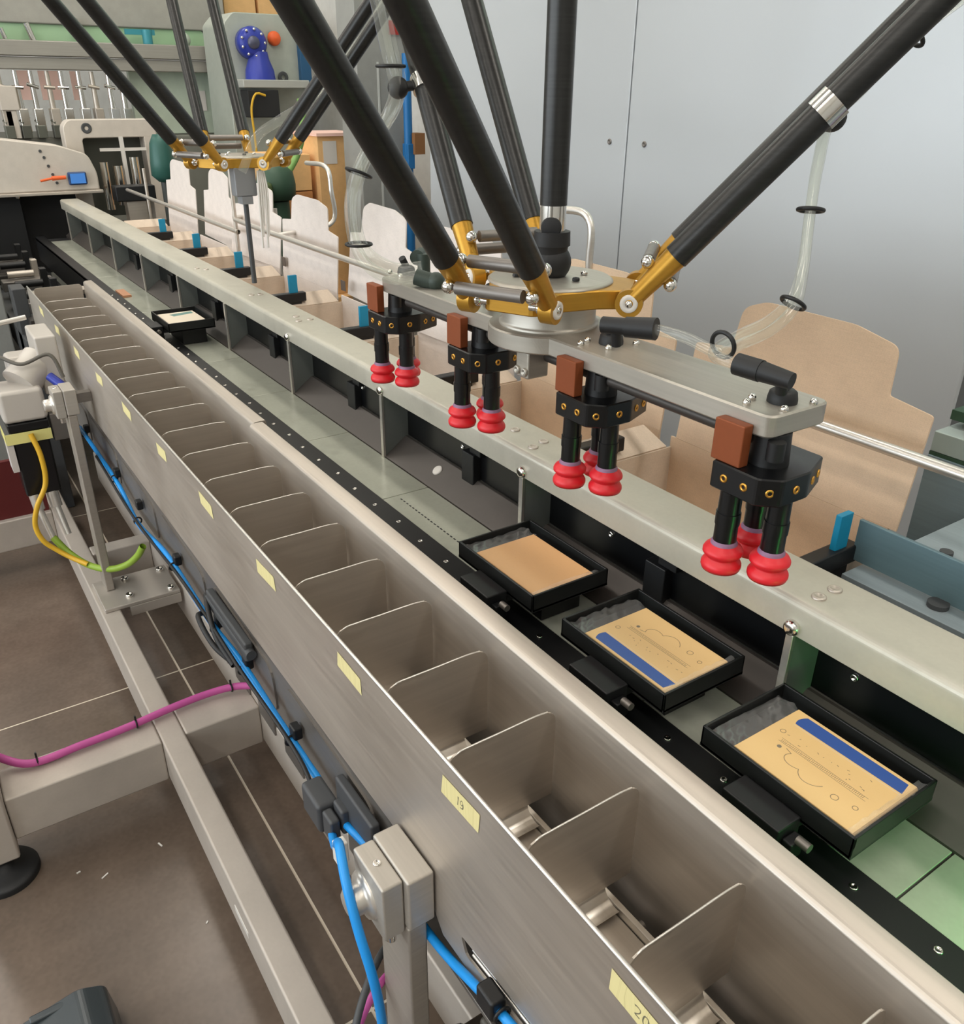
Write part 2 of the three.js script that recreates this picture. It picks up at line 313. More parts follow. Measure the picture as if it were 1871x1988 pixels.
// ---------------------------------------------------------------- transport line with the black trays
{
  const t = thing('tray_line', 'narrow tray transport line with glossy grey slide plates and black side rail', 'conveyor', [0.68, 0.5, -2]);
  const jz = [0.463, 0.113]; for (let z = -0.237; z > -4.96; z -= 0.35) jz.push(z);
  for (let i = 0; i < jz.length - 1; i++) part('slide_plate', box(0.642, 0.7445, 0.800, 0.81, jz[i + 1] + 0.0012, jz[i] - 0.0012, 0.0008), plateMat, t);
  part('plate_bed', box(0.642, 0.745, 0.70, 0.7995, -4.95, 0.46), blackMatte, t);
  const r = part('side_rail', [box(0.600, 0.608, 0.70, 0.812, -4.95, 0.5, 0.001), box(0.600, 0.6405, 0.802, 0.816, -4.95, 0.5, 0.001)], black, t, { label: 'black side rail with screws' });
  for (let i = 0; i < 40; i++) part('screw', screw([0.617 + (i % 3 === 1 ? 0.004 : 0), 0.816, -0.10 - i * 0.083], [0, 1, 0], 0.0045, 0.0015), chrome, r);
  part('channel_floor', box(0.532, 0.6, 0.66, 0.67, -4.95, 0.5), blackMatte, t);
  part('copper_clip', box(0.645, 0.675, 0.8105, 0.818, -3.42, -3.30), M(0xd09a78, 0.4, 0.5), t);
  part('serrated_strip', Array.from({ length: 26 }, (_, i) => box(0.674, 0.6765, 0.81, 0.8104, -1.27 + i * 0.011, -1.264 + i * 0.011)), blackMatte, t);
  const lg = part('side_wall', exZ([[0.7455, 0.70], [0.7455, 0.812], [0.748, 0.814], [0.795, 0.848], [0.80, 0.848], [0.80, 0.70]], -4.95, 0.5), M(0x544f4c, 0.4, 0.3, { map: wornMap }), t, { label: 'brown grey sloping side wall' });
  const br = part('rear_rail', box(0.802, 0.83, 0.848, 0.943, -4.95, 0.5, 0.002), blackGloss, t, { label: 'black rail with small screws under the beam' });
  for (let i = 0; i < 30; i++) part('screw', screw([0.802, 0.915 - (i % 4 === 2 ? 0.02 : 0), -0.2 - i * 0.105], [-1, 0, 0], 0.005, 0.003), chrome, br);
  for (let i = 0; i < 7; i++) part('sensor_bracket', [box(0.785, 0.803, 0.835, 0.90, -0.74 - i * 0.49, -0.70 - i * 0.49, 0.002), box(0.79, 0.803, 0.90, 0.945, -0.72 - i * 0.49, -0.685 - i * 0.49, 0.002)], black, t);
  for (let i = 0; i < 4; i++) part('round_plug', lathe([[0, 0.004], [0.009, 0.004], [0.011, 0.002], [0.011, 0]], [0.775, 0.833, -1.30 - i * 0.7], V(-0.6, 0.8, 0), 18), white, t);
  for (let i = 0; i < 5; i++) part('rail_leg', box(0.64, 0.74, 0, 0.70, -0.6 - i * 1.3, -0.54 - i * 1.3), darkGrey, t);
}
{
  const t = thing('guide_beam', 'long pale grey guide beam on dark gusset plates beside the tray line', 'beam', [0.79, 0.81, -2.5]);
  const prof = roundedPts([[0.745, 0.945], [0.832, 0.945], [0.832, 0.99], [0.745, 0.99]], [0.002, 0.002, 0.004, 0.011], 6);
  const b1 = part('beam_section', smooth(exZ(prof, -3.12, 0.6), 0.5), beamMat, t);
  const b2 = part('beam_section', smooth(exZ(prof.map(([x, y]) => [x + 0.004, y - 0.004]), -4.95, -3.135), 0.5), beamMat, t);
  for (const [x, z] of [[0.771, -0.457], [0.800, -0.457], [0.789, -1.068], [0.797, -1.0], [0.768, -0.99], [0.788, -2.0], [0.776, -1.955], [0.806, -1.955], [0.781, -2.295], [0.804, -2.289], [0.79, -2.72], [0.77, -2.75]]) part('screw', screw([x, 0.99, z], [0, 1, 0], 0.0085, 0.003), steel, b1);
  [-0.465, -0.985, -1.468, -1.955, -2.43, -2.90, -3.37, -3.84, -4.31, -4.8].forEach((z, i) => {
    const gp = part('gusset_plate', box(0.746, 0.803, 0.806, 0.946, z - 0.004, z + 0.004, 0.001), gusset, t);
    part('front_bar', box(0.7415, 0.7475, 0.806, 0.946, z - 0.005, z + 0.005, 0.001), steelBright, gp);
    if (i < 4) part('bolt', lathe([[0, 0.008], [0.005, 0.0085], [0.009, 0.006], [0.010, 0.002], [0.010, 0]], [0.745, 0.955, z], V(-1, 0, 0), 18), chrome, t);
  });
}

// ---------------------------------------------------------------- black trays and packets
function packetPrint(kind) {
  const c = document.createElement('canvas'); c.width = 640; c.height = 460; const g = c.getContext('2d');
  const tan = ['#e3bf83', '#e0bd85', '#d9a976', '#e6d9c4'][kind]; g.fillStyle = tan; g.fillRect(0, 0, 640, 460);
  for (let i = 0; i < 500; i++) { g.fillStyle = `rgba(${kind === 2 ? '150,110,70' : '200,160,100'},${0.08 + 0.08 * rnd()})`; g.fillRect(640 * rnd(), 460 * rnd(), 2 + 12 * rnd(), 1.5); }
  g.strokeStyle = 'rgba(70,60,50,0.75)'; g.lineWidth = 3; g.lineCap = 'round';
  const blue = '#31549c';
  if (kind === 0 || kind === 1) {
    const f = kind === 0 ? (y => y) : (y => 460 - y);
    g.fillStyle = blue; g.beginPath(); g.moveTo(70, f(18)); g.lineTo(610, f(18)); g.lineTo(625, f(92)); g.lineTo(60, f(100)); g.quadraticCurveTo(36, f(60), 70, f(18)); g.fill();
    g.strokeStyle = 'rgba(200,215,240,0.6)'; g.lineWidth = 2; g.beginPath(); g.moveTo(60, f(110)); g.lineTo(625, f(104)); g.stroke();
    g.strokeStyle = 'rgba(70,60,50,0.7)'; g.lineWidth = 2.2;
    g.beginPath(); g.moveTo(90, f(232)); g.lineTo(560, f(238)); g.moveTo(90, f(258)); g.lineTo(560, f(262)); g.stroke();
    for (let x = 100; x < 550; x += 9) { g.beginPath(); g.moveTo(x, f(240)); g.lineTo(x + 3 * (rnd() - 0.5), f(254)); g.stroke(); }
    g.lineWidth = 3; g.beginPath(); g.moveTo(150, f(275)); g.lineTo(185, f(285)); g.bezierCurveTo(150, f(330), 210, f(370), 270, f(340)); g.bezierCurveTo(300, f(400), 370, f(390), 400, f(340)); g.stroke();
    for (const [x, y, r] of [[60, 190, 13], [470, 350, 17], [120, 290, 11], [560, 330, 12]]) { g.beginPath(); g.arc(x, f(y), r, 0, 7); r % 2 && r < 13 ? (g.fillStyle = 'rgba(80,80,80,0.7)', g.fill()) : g.stroke(); }
    for (let i = 0; i < 16; i++) { const x = 90 + 480 * rnd(), y = 130 + 90 * rnd(); g.beginPath(); g.moveTo(x, f(y)); g.lineTo(x + 12 * rnd(), f(y + 10 * (rnd() - 0.5))); g.stroke(); }
  } else if (kind === 3) { g.fillStyle = '#5b8a82'; g.beginPath(); g.moveTo(40, 30); g.lineTo(150, 30); g.lineTo(220, 300); g.lineTo(90, 330); g.fill(); }
  const x = new THREE.CanvasTexture(c); x.colorSpace = THREE.SRGBColorSpace; x.anisotropy = 4; return x;
}
const TRAYW = 0.136, TRAYL = 0.187, TX = 0.668;
function crinkle(x0, x1, z0, z1, y, amp, seed) {
  const g = new THREE.PlaneGeometry(x1 - x0, z1 - z0, 14, 6).rotateX(-Math.PI / 2).translate((x0 + x1) / 2, y, (z0 + z1) / 2); const p = g.attributes.position;
  for (let i = 0; i < p.count; i++) { const a = Math.sin(p.getX(i) * 310 + seed) * Math.cos(p.getZ(i) * 260 + 2 * seed) + 0.6 * Math.sin(p.getX(i) * 700 + p.getZ(i) * 500 + seed); p.setY(i, y + amp * a); }
  g.computeVertexNormals(); return g;
}
const trayLabels = ['shallow black tray with a packet whose blue band lies beside the beam', 'shallow black tray with a packet whose blue band lies beside the trough', 'shallow black tray with a plain tan packet under clear film', 'small looking black tray with a whitish packet far down the tray line'];
const packLabels = ['tan printed card packet in clear film, blue band on its beam side', 'tan printed card packet in clear film, blue band on its trough side', 'plain tan packet in clear film in the tray', 'whitish packet with a grey green corner in the lone far tray'];
const trayInfo = [[-0.362, 0], [-0.608, 0.002], [-0.857, 0.0015], [-2.608, 0]];
trayInfo.forEach(([zc, dx], i) => {
  const x0 = TX - TRAYW / 2 + dx, x1 = TX + TRAYW / 2 + dx, z0 = zc - TRAYL / 2, z1 = zc + TRAYL / 2, yb = 0.860, yt = 0.887, w = 0.0035;
  const t = thing('tray', trayLabels[i], 'tray', [x0 + TRAYW / 2, 0.812, zc], 'black trays on the tray line');
  part('tray_floor', box(x0, x1, yb, yb + 0.004, z0, z1), blackMatte, t);
  part('tray_wall', [box(x0, x0 + w, yb, yt, z0, z1, 0.001), box(x1 - w, x1, yb, yt, z0, z1, 0.001), box(x0, x1, yb, yt, z0, z0 + w, 0.001), box(x0, x1, yb, yt, z1 - w, z1, 0.001)], M(0x1b1d1d, 0.38, 0.05), t);
  part('carrier', [box(x0 + 0.045, x1 - 0.02, 0.812, yb, z0 + 0.02, z1 - 0.035), box(0.600, x0 + 0.05, 0.848, yb, zc - 0.025, zc + 0.035)], black, t);
  const cp = part('clip_block', [box(0.563, 0.598, 0.828, 0.870, zc - 0.03, zc + 0.04, 0.002), box(0.57, 0.59, 0.835, 0.858, zc + 0.04, zc + 0.052, 0.002), box(0.574, 0.5985, 0.79, 0.83, zc - 0.025, zc + 0.03, 0.002)], black, t, { label: 'black clip block on the side rail' });
  part('clip_screw', cyl([0.581, 0.859, zc + 0.05], [0.581, 0.859, zc + 0.064], 0.005), steelDark, cp);
  part('clip_hole', cyl([0.5625, 0.846, zc + 0.02], [0.5635, 0.846, zc + 0.02], 0.007), blackMatte, cp);
  // packet
  const far = i === 3; const a = 0.02, px0 = x0 + 0.006, px1 = x1 - 0.02, pz0 = z0 + 0.036, pz1 = z1 - 0.006, py = 0.8825;
  const pk = thing('card_packet', packLabels[i], 'packet', [(px0 + px1) / 2, yb + 0.004, (pz0 + pz1) / 2], 'packets in the black trays');
  part('card', box(px0, px1, yb + 0.004, py, pz0, pz1, 0.003), M([0xdcb87e, 0xdab680, 0xd0a06c, 0xe3d7c2][i], 0.6, 0, { map: cardMap }), pk);
  const g = new THREE.PlaneGeometry(pz1 - pz0 - 0.004, px1 - px0 - 0.004, 1, 1).rotateX(-Math.PI / 2).rotateY(-Math.PI / 2).translate((px0 + px1) / 2, py + 0.0004, (pz0 + pz1) / 2);
  part('printed_face', g, MP({ map: packetPrint(i), roughness: 0.5, clearcoat: 0.35, clearcoatRoughness: 0.25 }), pk, { keepUV: true });
  if (!far) {
    part('film_end', crinkle(px0 - 0.004, px1 + 0.004, z0 + 0.006, pz0 + 0.002, py - 0.003, 0.0022, i * 3 + 1), film, pk, { label: 'crumpled clear film end' });
    part('film_end', crinkle(px0 - 0.002, px1 + 0.006, pz1 - 0.006, z1 - 0.002, py + 0.003, 0.0018, i * 5 + 2), film, pk, { label: 'crumpled clear film end' });
  }
});

// ---------------------------------------------------------------- delta robots
function deltaRobot(C, name, label, opts) {
  const t = thing(name, label, 'robot', [C.x, C.y - 0.23, C.z]);
  const P = (dx, dy, dz) => [C.x + dx, C.y + dy, C.z + dz];
  const pairs = [[155, 1.06], [48, 1.14], [278, 1.39]];
  const R = 0.112, HS = 0.058, LEN = opts.len || 0.78;
  // gold ring platform: three lobes
  const star = []; for (const [a] of [[278], [155], [48]]) { const p = a * Math.PI / 180; const o = [Math.cos(p), Math.sin(p)], q = [-Math.sin(p), Math.cos(p)];
    for (const [r, s] of [[0.072, 0.052], [0.096, 0.044], [0.112, 0.034], [0.112, -0.034], [0.096, -0.044], [0.072, -0.052]]) star.push([C.x + o[0] * r + q[0] * s, C.z + o[1] * r + q[1] * s]); }
  const ring = part('gold_platform', exY(roundedPts(star, 0.006, 2), C.y - 0.013, C.y + 0.011, undefined, 0.0015), gold, t, { label: 'gold anodised joint platform' });
  part('platform_cover', lathe([[0, 0.005], [0.080, 0.005], [0.084, 0.002], [0.084, 0]], P(0, 0.011, 0), UP, 48), aluminium, ring);
  for (let i = 0; i < 6; i++) { const a = i * 1.05 + 0.4; part('bolt', screw(P(0.047 * Math.cos(a), 0.017, 0.047 * Math.sin(a)), [0, 1, 0], 0.005, 0.004), i % 2 ? black : chrome, ring); }
  for (const [deg, slope] of pairs) {
    const p = deg * Math.PI / 180, o = V(Math.cos(p), 0, Math.sin(p)), q = V(-Math.sin(p), 0, Math.cos(p)), d = V(o.x, slope, o.z).normalize();
    const nrm = V().crossVectors(q, d).normalize();
    const J = [-1, 1].map(s => C.clone().addScaledVector(o, R).addScaledVector(q, HS * s));
    const at = (s, l, n = 0, k = 0) => { const v = J[s].clone().addScaledVector(d, l).addScaledVector(nrm, n).addScaledVector(q, k * (s ? 1 : -1)); return [v.x, v.y, v.z]; };
    for (const s of [0, 1]) {
      const rod = part('carbon_rod', cyl(at(s, 0.078), at(s, LEN), 0.0165, 0.0165, 24), carbon, t, { label: 'black carbon fibre arm rod' });
      // socket fork: a rounded bar following the rod
      const fork = part('rod_socket', [cyl(at(s, 0.03), at(s, 0.082), 0.0125, 0.0155, 18), cyl(at(s, -0.002), at(s, 0.036), 0.0115, 0.0125, 18), cyl(at(s, 0, 0, -0.009), at(s, 0, 0, 0.009), 0.0175, 0.0175, 24)], gold, t, { label: 'gold anodised rod socket' });
      part('bearing_disc', lathe([[0, 0.001], [0.005, 0.001], [0.006, 0.003], [0.0105, 0.003], [0.0115, 0]], at(s, 0, 0, 0.009), q.clone().multiplyScalar(s ? 1 : -1), 20), white, fork);
      part('bearing_bolt', lathe([[0, 0.0045], [0.004, 0.004], [0.005, 0]], at(s, 0, 0, 0.009), q.clone().multiplyScalar(s ? 1 : -1), 12), chrome, fork);
      part('ball_stud', [ball(at(s, 0, 0, -0.012), 0.009), cyl(at(s, 0, 0, -0.012), at(s, 0, 0, -0.028), 0.005)], chrome, t);
      for (const n of [0.02, -0.02]) part('spring_ball', ball(at(s, 0.05, n, 0), 0.0085), chrome, fork);
      if (opts.arms) {
        const e = J[s].clone().addScaledVector(d, LEN);
        part('elbow_socket', [cyl(at(s, LEN - 0.06), at(s, LEN + 0.02), 0.0155, 0.0125, 18), ball(at(s, LEN + 0.02), 0.016)], gold, t);
      }
    }
    for (const n of [0.02, -0.02]) { const a = at(0, 0.05, n, -0.012), b = at(1, 0.05, n, -0.012); part('spring_rod', cyl(a, b, 0.008, 0.008, 14), steelDark, t); }
    const ec = J[0].clone().add(J[1]).multiplyScalar(0.5).addScaledVector(d, LEN + 0.02);
    if (opts.arms) {
      const base = V(C.x + o.x * 0.2, ec.y + 0.3, C.z + o.z * 0.2);
      part('upper_arm', [cyl([ec.x, ec.y, ec.z], [base.x, base.y, base.z], 0.03, 0.045, 20), cyl([ec.x - q.x * 0.075, ec.y, ec.z - q.z * 0.075], [ec.x + q.x * 0.075, ec.y, ec.z + q.z * 0.075], 0.014)], darkGrey, t);
    }
  }
  if (opts.arms) {
    const by = C.y + 1.05;
    part('base_housing', [cyl([C.x, by - 0.08, C.z], [C.x, by + 0.08, C.z], 0.24, 0.24, 36), cyl([C.x, by + 0.08, C.z], [C.x, 3.8, C.z], 0.07, 0.07, 20)], white, t);
  }
  return { t, P, ring };
}
{
  const C = V(0.72, 1.262, -0.905);
  const { t, P, ring } = deltaRobot(C, 'delta_robot', 'large delta robot with black arms and gold joints carrying a long aluminium gripper bar', { arms: true });
  // telescopic centre shaft
  const sh = part('centre_shaft', cyl([0.72, 1.368, -0.905], [0.72, 2.2, -0.905], 0.0178, 0.0178, 24), carbon, t, { label: 'black telescopic centre shaft' });
  part('shaft_sleeve', cyl([0.72, 1.33, -0.905], [0.72, 1.372, -0.905], 0.017, 0.017, 24), chrome, sh);
  part('universal_joint', [cyl([0.72, 1.318, -0.905], [0.72, 1.336, -0.905], 0.0245, 0.0238, 24), cyl([0.72, 1.298, -0.905], [0.72, 1.32, -0.905], 0.019, 0.0225, 24), ball([0.722, 1.296, -0.905], 0.0255, 20, 14), cyl([0.72, 1.262, -0.905], [0.72, 1.29, -0.905], 0.011, 0.02, 20), lathe([[0, 0.003], [0.012, 0.003], [0.0135, 0], [0.0135, -0.003], [0, -0.003]], [0.709, 1.342, -0.894], V(-0.7, 0, 0.7), 20)], rubber, t, { label: 'black rubber universal joint' });
  // gripper bar
  const yT = 1.216, yB = 1.192, bz0 = -1.305, bz1 = -0.486, bx0 = 0.670, bx1 = 0.765;
  const outline = []; const push = (x, z) => outline.push([x, z]);
  const cc = [0.72, -0.905], br = 0.083;
  for (const p of roundedPts([[bx0, bz0], [bx0, bz1], [bx1, bz1], [bx1, bz0]], [0.012, 0.014, 0.014, 0.012], 4)) push(...p);
  const withBulge = []; 
  { // left edge runs at x = bx0 from far to near; insert the round boss
    const dx = cc[0] - bx0, h = Math.sqrt(br * br - dx * dx), dx2 = bx1 - cc[0], h2 = Math.sqrt(br * br - dx2 * dx2);
    const a0 = Math.atan2(h, dx), seg = 12;
    const rp = roundedPts([[bx0, bz0], [bx0, bz1], [bx1, bz1], [bx1, bz0]], [0.012, 0.014, 0.014, 0.012], 4);
    const n = 5; // points per corner
    withBulge.push(...rp.slice(0, n));
    for (let i = 0; i <= seg; i++) { const a = -a0 + 2 * a0 * i / seg; withBulge.push([cc[0] - br * Math.cos(a), cc[1] + br * Math.sin(a)]); }
    withBulge.push(...rp.slice(n, 3 * n));
    const a1 = Math.atan2(h2, dx2);
    for (let i = 0; i <= seg; i++) { const a = a1 - 2 * a1 * i / seg; withBulge.push([cc[0] + br * Math.cos(a), cc[1] + br * Math.sin(a)]); }
    withBulge.push(...rp.slice(3 * n));
  }
  const bar = part('gripper_bar', smooth(exY(withBulge, yB, yT, undefined, 0.002), 0.5), aluminium, t, { label: 'long aluminium gripper bar with round boss' });
  part('mount_disc', lathe([[0, 0.034], [0.062, 0.034], [0.064, 0.032], [0.064, 0.006], [0.068, 0.004], [0.068, 0]], [0.72, yT, -0.905], UP, 48), aluminium, t, { label: 'round aluminium mounting disc' });
  part('under_rod', cyl([0.688, 1.183, -1.24], [0.688, 1.183, -0.50], 0.0075, 0.0075, 14), M(0x4a4643, 0.45, 0.5), t);
  part('under_clamp', [box(0.655, 0.69, 1.155, 1.192, -0.89, -0.862, 0.003), screw([0.655, 1.165, -0.884], [-1, 0, 0], 0.006, 0.004), screw([0.655, 1.165, -0.868], [-1, 0, 0], 0.006, 0.004)], aluminium, t);
  const tubeG = (x, z) => [cyl([x, 1.066, z], [x, 1.13, z], 0.0125, 0.0118, 20), cyl([x, 1.088, z], [x, 1.102, z], 0.0132, 0.0132, 20)];
  const cupG = (x, z) => lathe([[0.0, 0.03], [0.0128, 0.0325], [0.0138, 0.0305], [0.0195, 0.0265], [0.0216, 0.0225], [0.0216, 0.0195], [0.0192, 0.0168], [0.0168, 0.0148], [0.0166, 0.0132], [0.0195, 0.0108], [0.0216, 0.007], [0.0218, 0.0035], [0.0205, 0], [0.017, 0.002], [0.0, 0.007]].reverse(), [x, 1.034, z], UP, 32);
  for (let k = 0; k < 4; k++) {
    const gz = -0.497 - 0.2625 * k, gx = 0.693;
    const blk = part('suction_block', exY(roundedPts([[gx - 0.04, gz - 0.04], [gx - 0.04, gz + 0.02], [gx - 0.022, gz + 0.037], [gx + 0.02, gz + 0.037], [gx + 0.066, gz + 0.018], [gx + 0.066, gz - 0.04]], 0.003, 2), 1.128, 1.158, undefined, 0.0015), blackGloss, t, { label: 'black suction block with brass inserts' });
    part('block_neck', [cyl([gx + 0.005, 1.156, gz - 0.005], [gx + 0.005, 1.193, gz - 0.005], 0.021, 0.019, 24), cyl([gx - 0.012, 1.17, gz + 0.014], [gx - 0.012, 1.19, gz + 0.014], 0.009)], black, blk);
    for (const z of [gz - 0.022, gz + 0.004]) part('brass_insert', [lathe([[0.0022, 0], [0.0024, 0.0012], [0.0044, 0.0012], [0.0046, -0.001]], [gx - 0.04, 1.143, z], V(-1, 0, 0), 16)], brass, blk);
    for (const [x, z] of [[gx - 0.03, gz + 0.0285], [gx + 0.0, gz + 0.037], [gx + 0.034, gz + 0.0312], [gx + 0.054, gz + 0.023]]) part('brass_insert', lathe([[0.0022, 0], [0.0024, 0.0012], [0.0044, 0.0012], [0.0046, -0.001]], [x, 1.143, z], V(x < gx - 0.01 ? -0.7 : x > gx + 0.01 ? 0.38 : 0, 0, 1), 16), brass, blk);
    for (const [dx, dz] of [[-0.026, -0.02], [0.0, 0.022], [0.03, -0.026]]) {
      part('suction_tube', tubeG(gx + dx, gz + dz), blackGloss, blk);
      part('suction_cup', cupG(gx + dx, gz + dz), redCup, blk, { label: 'red bellows suction cup' });
      part('cup_collar', lathe([[0.0126, 0.005], [0.0142, 0.003], [0.0146, 0]], [gx + dx, 1.0635, gz + dz], UP, 24), mauve, blk, { label: 'mauve collar above the cup' });
    }
    part('copper_plate', box(0.656, 0.670, 1.158, 1.203, gz - 0.046, gz - 0.008, 0.0015), copperBrown, blk, { label: 'brown copper coloured plate' });
    // fitting on the bar above each block
    part('vacuum_fitting', [lathe([[0, 0.014], [0.010, 0.014], [0.014, 0.011], [0.0155, 0.004], [0.0155, 0]], [gx + 0.026, yT, gz - 0.016], UP, 24), cyl([gx + 0.026, yT + 0.012, gz - 0.016], [gx + 0.016, yT + 0.028, gz - 0.012], 0.006)], rubber, t, { label: 'round black vacuum fitting' });
    for (const [dx, dz] of [[0.006, -0.038], [0.004, 0.004], [0.048, 0.006], [0.048, -0.036], [-0.012, -0.03]].slice(0, k < 2 ? 5 : 4)) part('bolt', [ball([gx + dx, yT + 0.002, gz + dz], 0.0045, 10, 8)], chrome, bar);
  }
  part('inline_connector', [cyl([0.659, 1.258, -0.727], [0.671, 1.260, -0.700], 0.0098, 0.0098, 16), cyl([0.671, 1.2595, -0.7005], [0.686, 1.262, -0.668], 0.0118, 0.0128, 16), cyl([0.672, 1.235, -0.715], [0.666, 1.256, -0.712], 0.006)], rubber, t, { label: 'black inline hose connector' });
  part('inline_connector', [cyl([0.674, 1.256, -0.541], [0.679, 1.2545, -0.514], 0.0112, 0.0112, 16), cyl([0.679, 1.2545, -0.515], [0.686, 1.2515, -0.482], 0.0105, 0.0085, 16), cyl([0.69, 1.236, -0.495], [0.685, 1.252, -0.492], 0.006)], rubber, t, { label: 'black inline hose connector' });
  for (const g of [[cyl([0.70, 1.225, -1.18], [0.68, 1.232, -1.20], 0.013), ball([0.703, 1.226, -1.175], 0.015)], [cyl([0.735, 1.243, -1.29], [0.755, 1.243, -1.31], 0.013), cyl([0.745, 1.216, -1.285], [0.745, 1.25, -1.285], 0.011)]]) part('inline_connector', g, M(0x35403a, 0.5, 0.2), t, { label: 'dark green black hose connector' });
  const hr = [[0.684, 1.262, -0.672], [0.688, 1.262, -0.626], [0.688, 1.257, -0.577], [0.742, 1.255, -0.592], [0.794, 1.263, -0.595], [0.834, 1.283, -0.6], [0.857, 1.316, -0.614], [0.879, 1.38, -0.634], [0.89, 1.428, -0.642], [0.903, 1.478, -0.645], [0.924, 1.501, -0.632], [0.973, 1.559, -0.61], [1.023, 1.605, -0.579], [1.15, 1.72, -0.5]];
  part('clear_hose', tube(hr, 0.0062, 110, 12), hose, t, { label: 'clear plastic vacuum hose' });
  part('clear_hose', tube([[0.673, 1.256, -0.544], [0.675, 1.256, -0.567], [0.690, 1.256, -0.585], [0.745, 1.262, -0.60], [0.80, 1.27, -0.606], [0.842, 1.288, -0.612], [0.868, 1.318, -0.624], [0.891, 1.38, -0.643], [0.902, 1.428, -0.652], [0.915, 1.475, -0.655], [0.936, 1.498, -0.642], [0.985, 1.556, -0.62], [1.035, 1.602, -0.589], [1.16, 1.715, -0.51]], 0.0062, 110, 12), hose, t, { label: 'clear plastic vacuum hose' });
  const hl = [[0.683, 1.232, -1.198], [0.652, 1.228, -1.22], [0.62, 1.245, -1.241], [0.609, 1.275, -1.263], [0.607, 1.332, -1.273], [0.62, 1.381, -1.272], [0.643, 1.432, -1.253], [0.662, 1.471, -1.233], [0.661, 1.502, -1.211], [0.652, 1.548, -1.215], [0.639, 1.611, -1.218], [0.61, 1.75, -1.23]];
  part('clear_hose', tube(hl, 0.0095, 110, 12), hose, t, { label: 'clear plastic vacuum hose' });
  part('clear_hose', tube(hl.map(([x, y, z], i) => [x + 0.014, y + (i < 3 ? 0.012 : 0.004), z - 0.012]), 0.0095, 110, 12), hose, t, { label: 'clear plastic vacuum hose' });
  const tie = (p, dir, r) => new THREE.TorusGeometry(r, 0.0025, 8, 24).applyQuaternion(new THREE.Quaternion().setFromUnitVectors(V(0, 0, 1), V(...dir).normalize())).translate(...p);
  for (const [p, d, r] of [[[0.885, 1.38, -0.638], [0.2, 1, -0.15], 0.014], [[0.838, 1.285, -0.606], [0.5, 0.7, 0], 0.014], [[0.979, 1.5575, -0.615], [0.6, 0.7, 0.3], 0.014], [[0.70, 1.262, -0.583], [1, 0.2, -0.1], 0.014], [[0.616, 1.278, -1.268], [0, 1, 0], 0.02], [[0.627, 1.383, -1.277], [0.4, 1, 0], 0.02], [[0.66, 1.53, -1.222], [0, 1, 0], 0.02]]) part('cable_tie', tie(p, d, r), black, t);
  // hose clamps on the rods
  const rodPt = (deg, slope, s, l) => { const p = deg * Math.PI / 180, o = V(Math.cos(p), 0, Math.sin(p)), q = V(-Math.sin(p), 0, Math.cos(p)), d = V(o.x, slope, o.z).normalize(); return [C.clone().addScaledVector(o, 0.112).addScaledVector(q, 0.058 * s).addScaledVector(d, l), d]; };
  for (const [deg, sl, s, l, target] of [[48, 1.14, 1, 0.295, V(0.909, 1.476, -0.648)], [278, 1.39, -1, 0.30, V(0.668, 1.502, -1.216)]]) {
    const [c, d] = rodPt(deg, sl, s, l); const e = c.clone().addScaledVector(d, 0.014), b = c.clone().addScaledVector(d, -0.008), m = c.clone().addScaledVector(d, 0.003);
    part('hose_clamp', [cyl([b.x, b.y, b.z], [e.x, e.y, e.z], 0.0195, 0.0195, 24)], chrome, t, { label: 'bright hose clamp on the rod' });
    const n = target.clone().sub(m), u = m.clone().addScaledVector(n.clone().normalize(), 0.016);
    part('clamp_holder', [cyl([u.x, u.y, u.z], [target.x, target.y, target.z], 0.007), ball([target.x, target.y, target.z], 0.0155)], rubber, t);
  }
}
{
  const C = V(0.84, 1.32, -2.46);
  const { t } = deltaRobot(C, 'delta_robot', 'distant delta robot with black arms and gold joints behind the gripper bar', { arms: true, len: 0.85 });
  part('tool_bracket', [box(0.80, 0.86, 1.235, 1.31, -2.42, -2.38, 0.004), box(0.815, 0.845, 1.215, 1.235, -2.42, -2.38)], M(0x8b8d90, 0.5, 0.3), t);
  part('tool_stem', cyl([0.83, 1.0, -2.40], [0.83, 1.22, -2.40], 0.007), darkGrey, t);
  part('clear_hose', tube([[0.815, 1.30, -2.359], [0.862, 1.386, -2.344], [0.916, 1.423, -2.325], [0.994, 1.472, -2.294], [1.047, 1.539, -2.27], [1.122, 1.633, -2.23], [1.25, 1.8, -2.2]], 0.012, 60, 12), hose, t, { label: 'clear hose bundle' });
  for (let i = 0; i < 5; i++) part('hanging_wire', tube([[0.862 + 0.004 * i, 1.30, -2.37], [0.856 + 0.006 * i, 1.25, -2.36], [0.852 + 0.005 * i, 1.10 + 0.03 * (i % 3), -2.36]], 0.003, 16, 6), white, t);
}

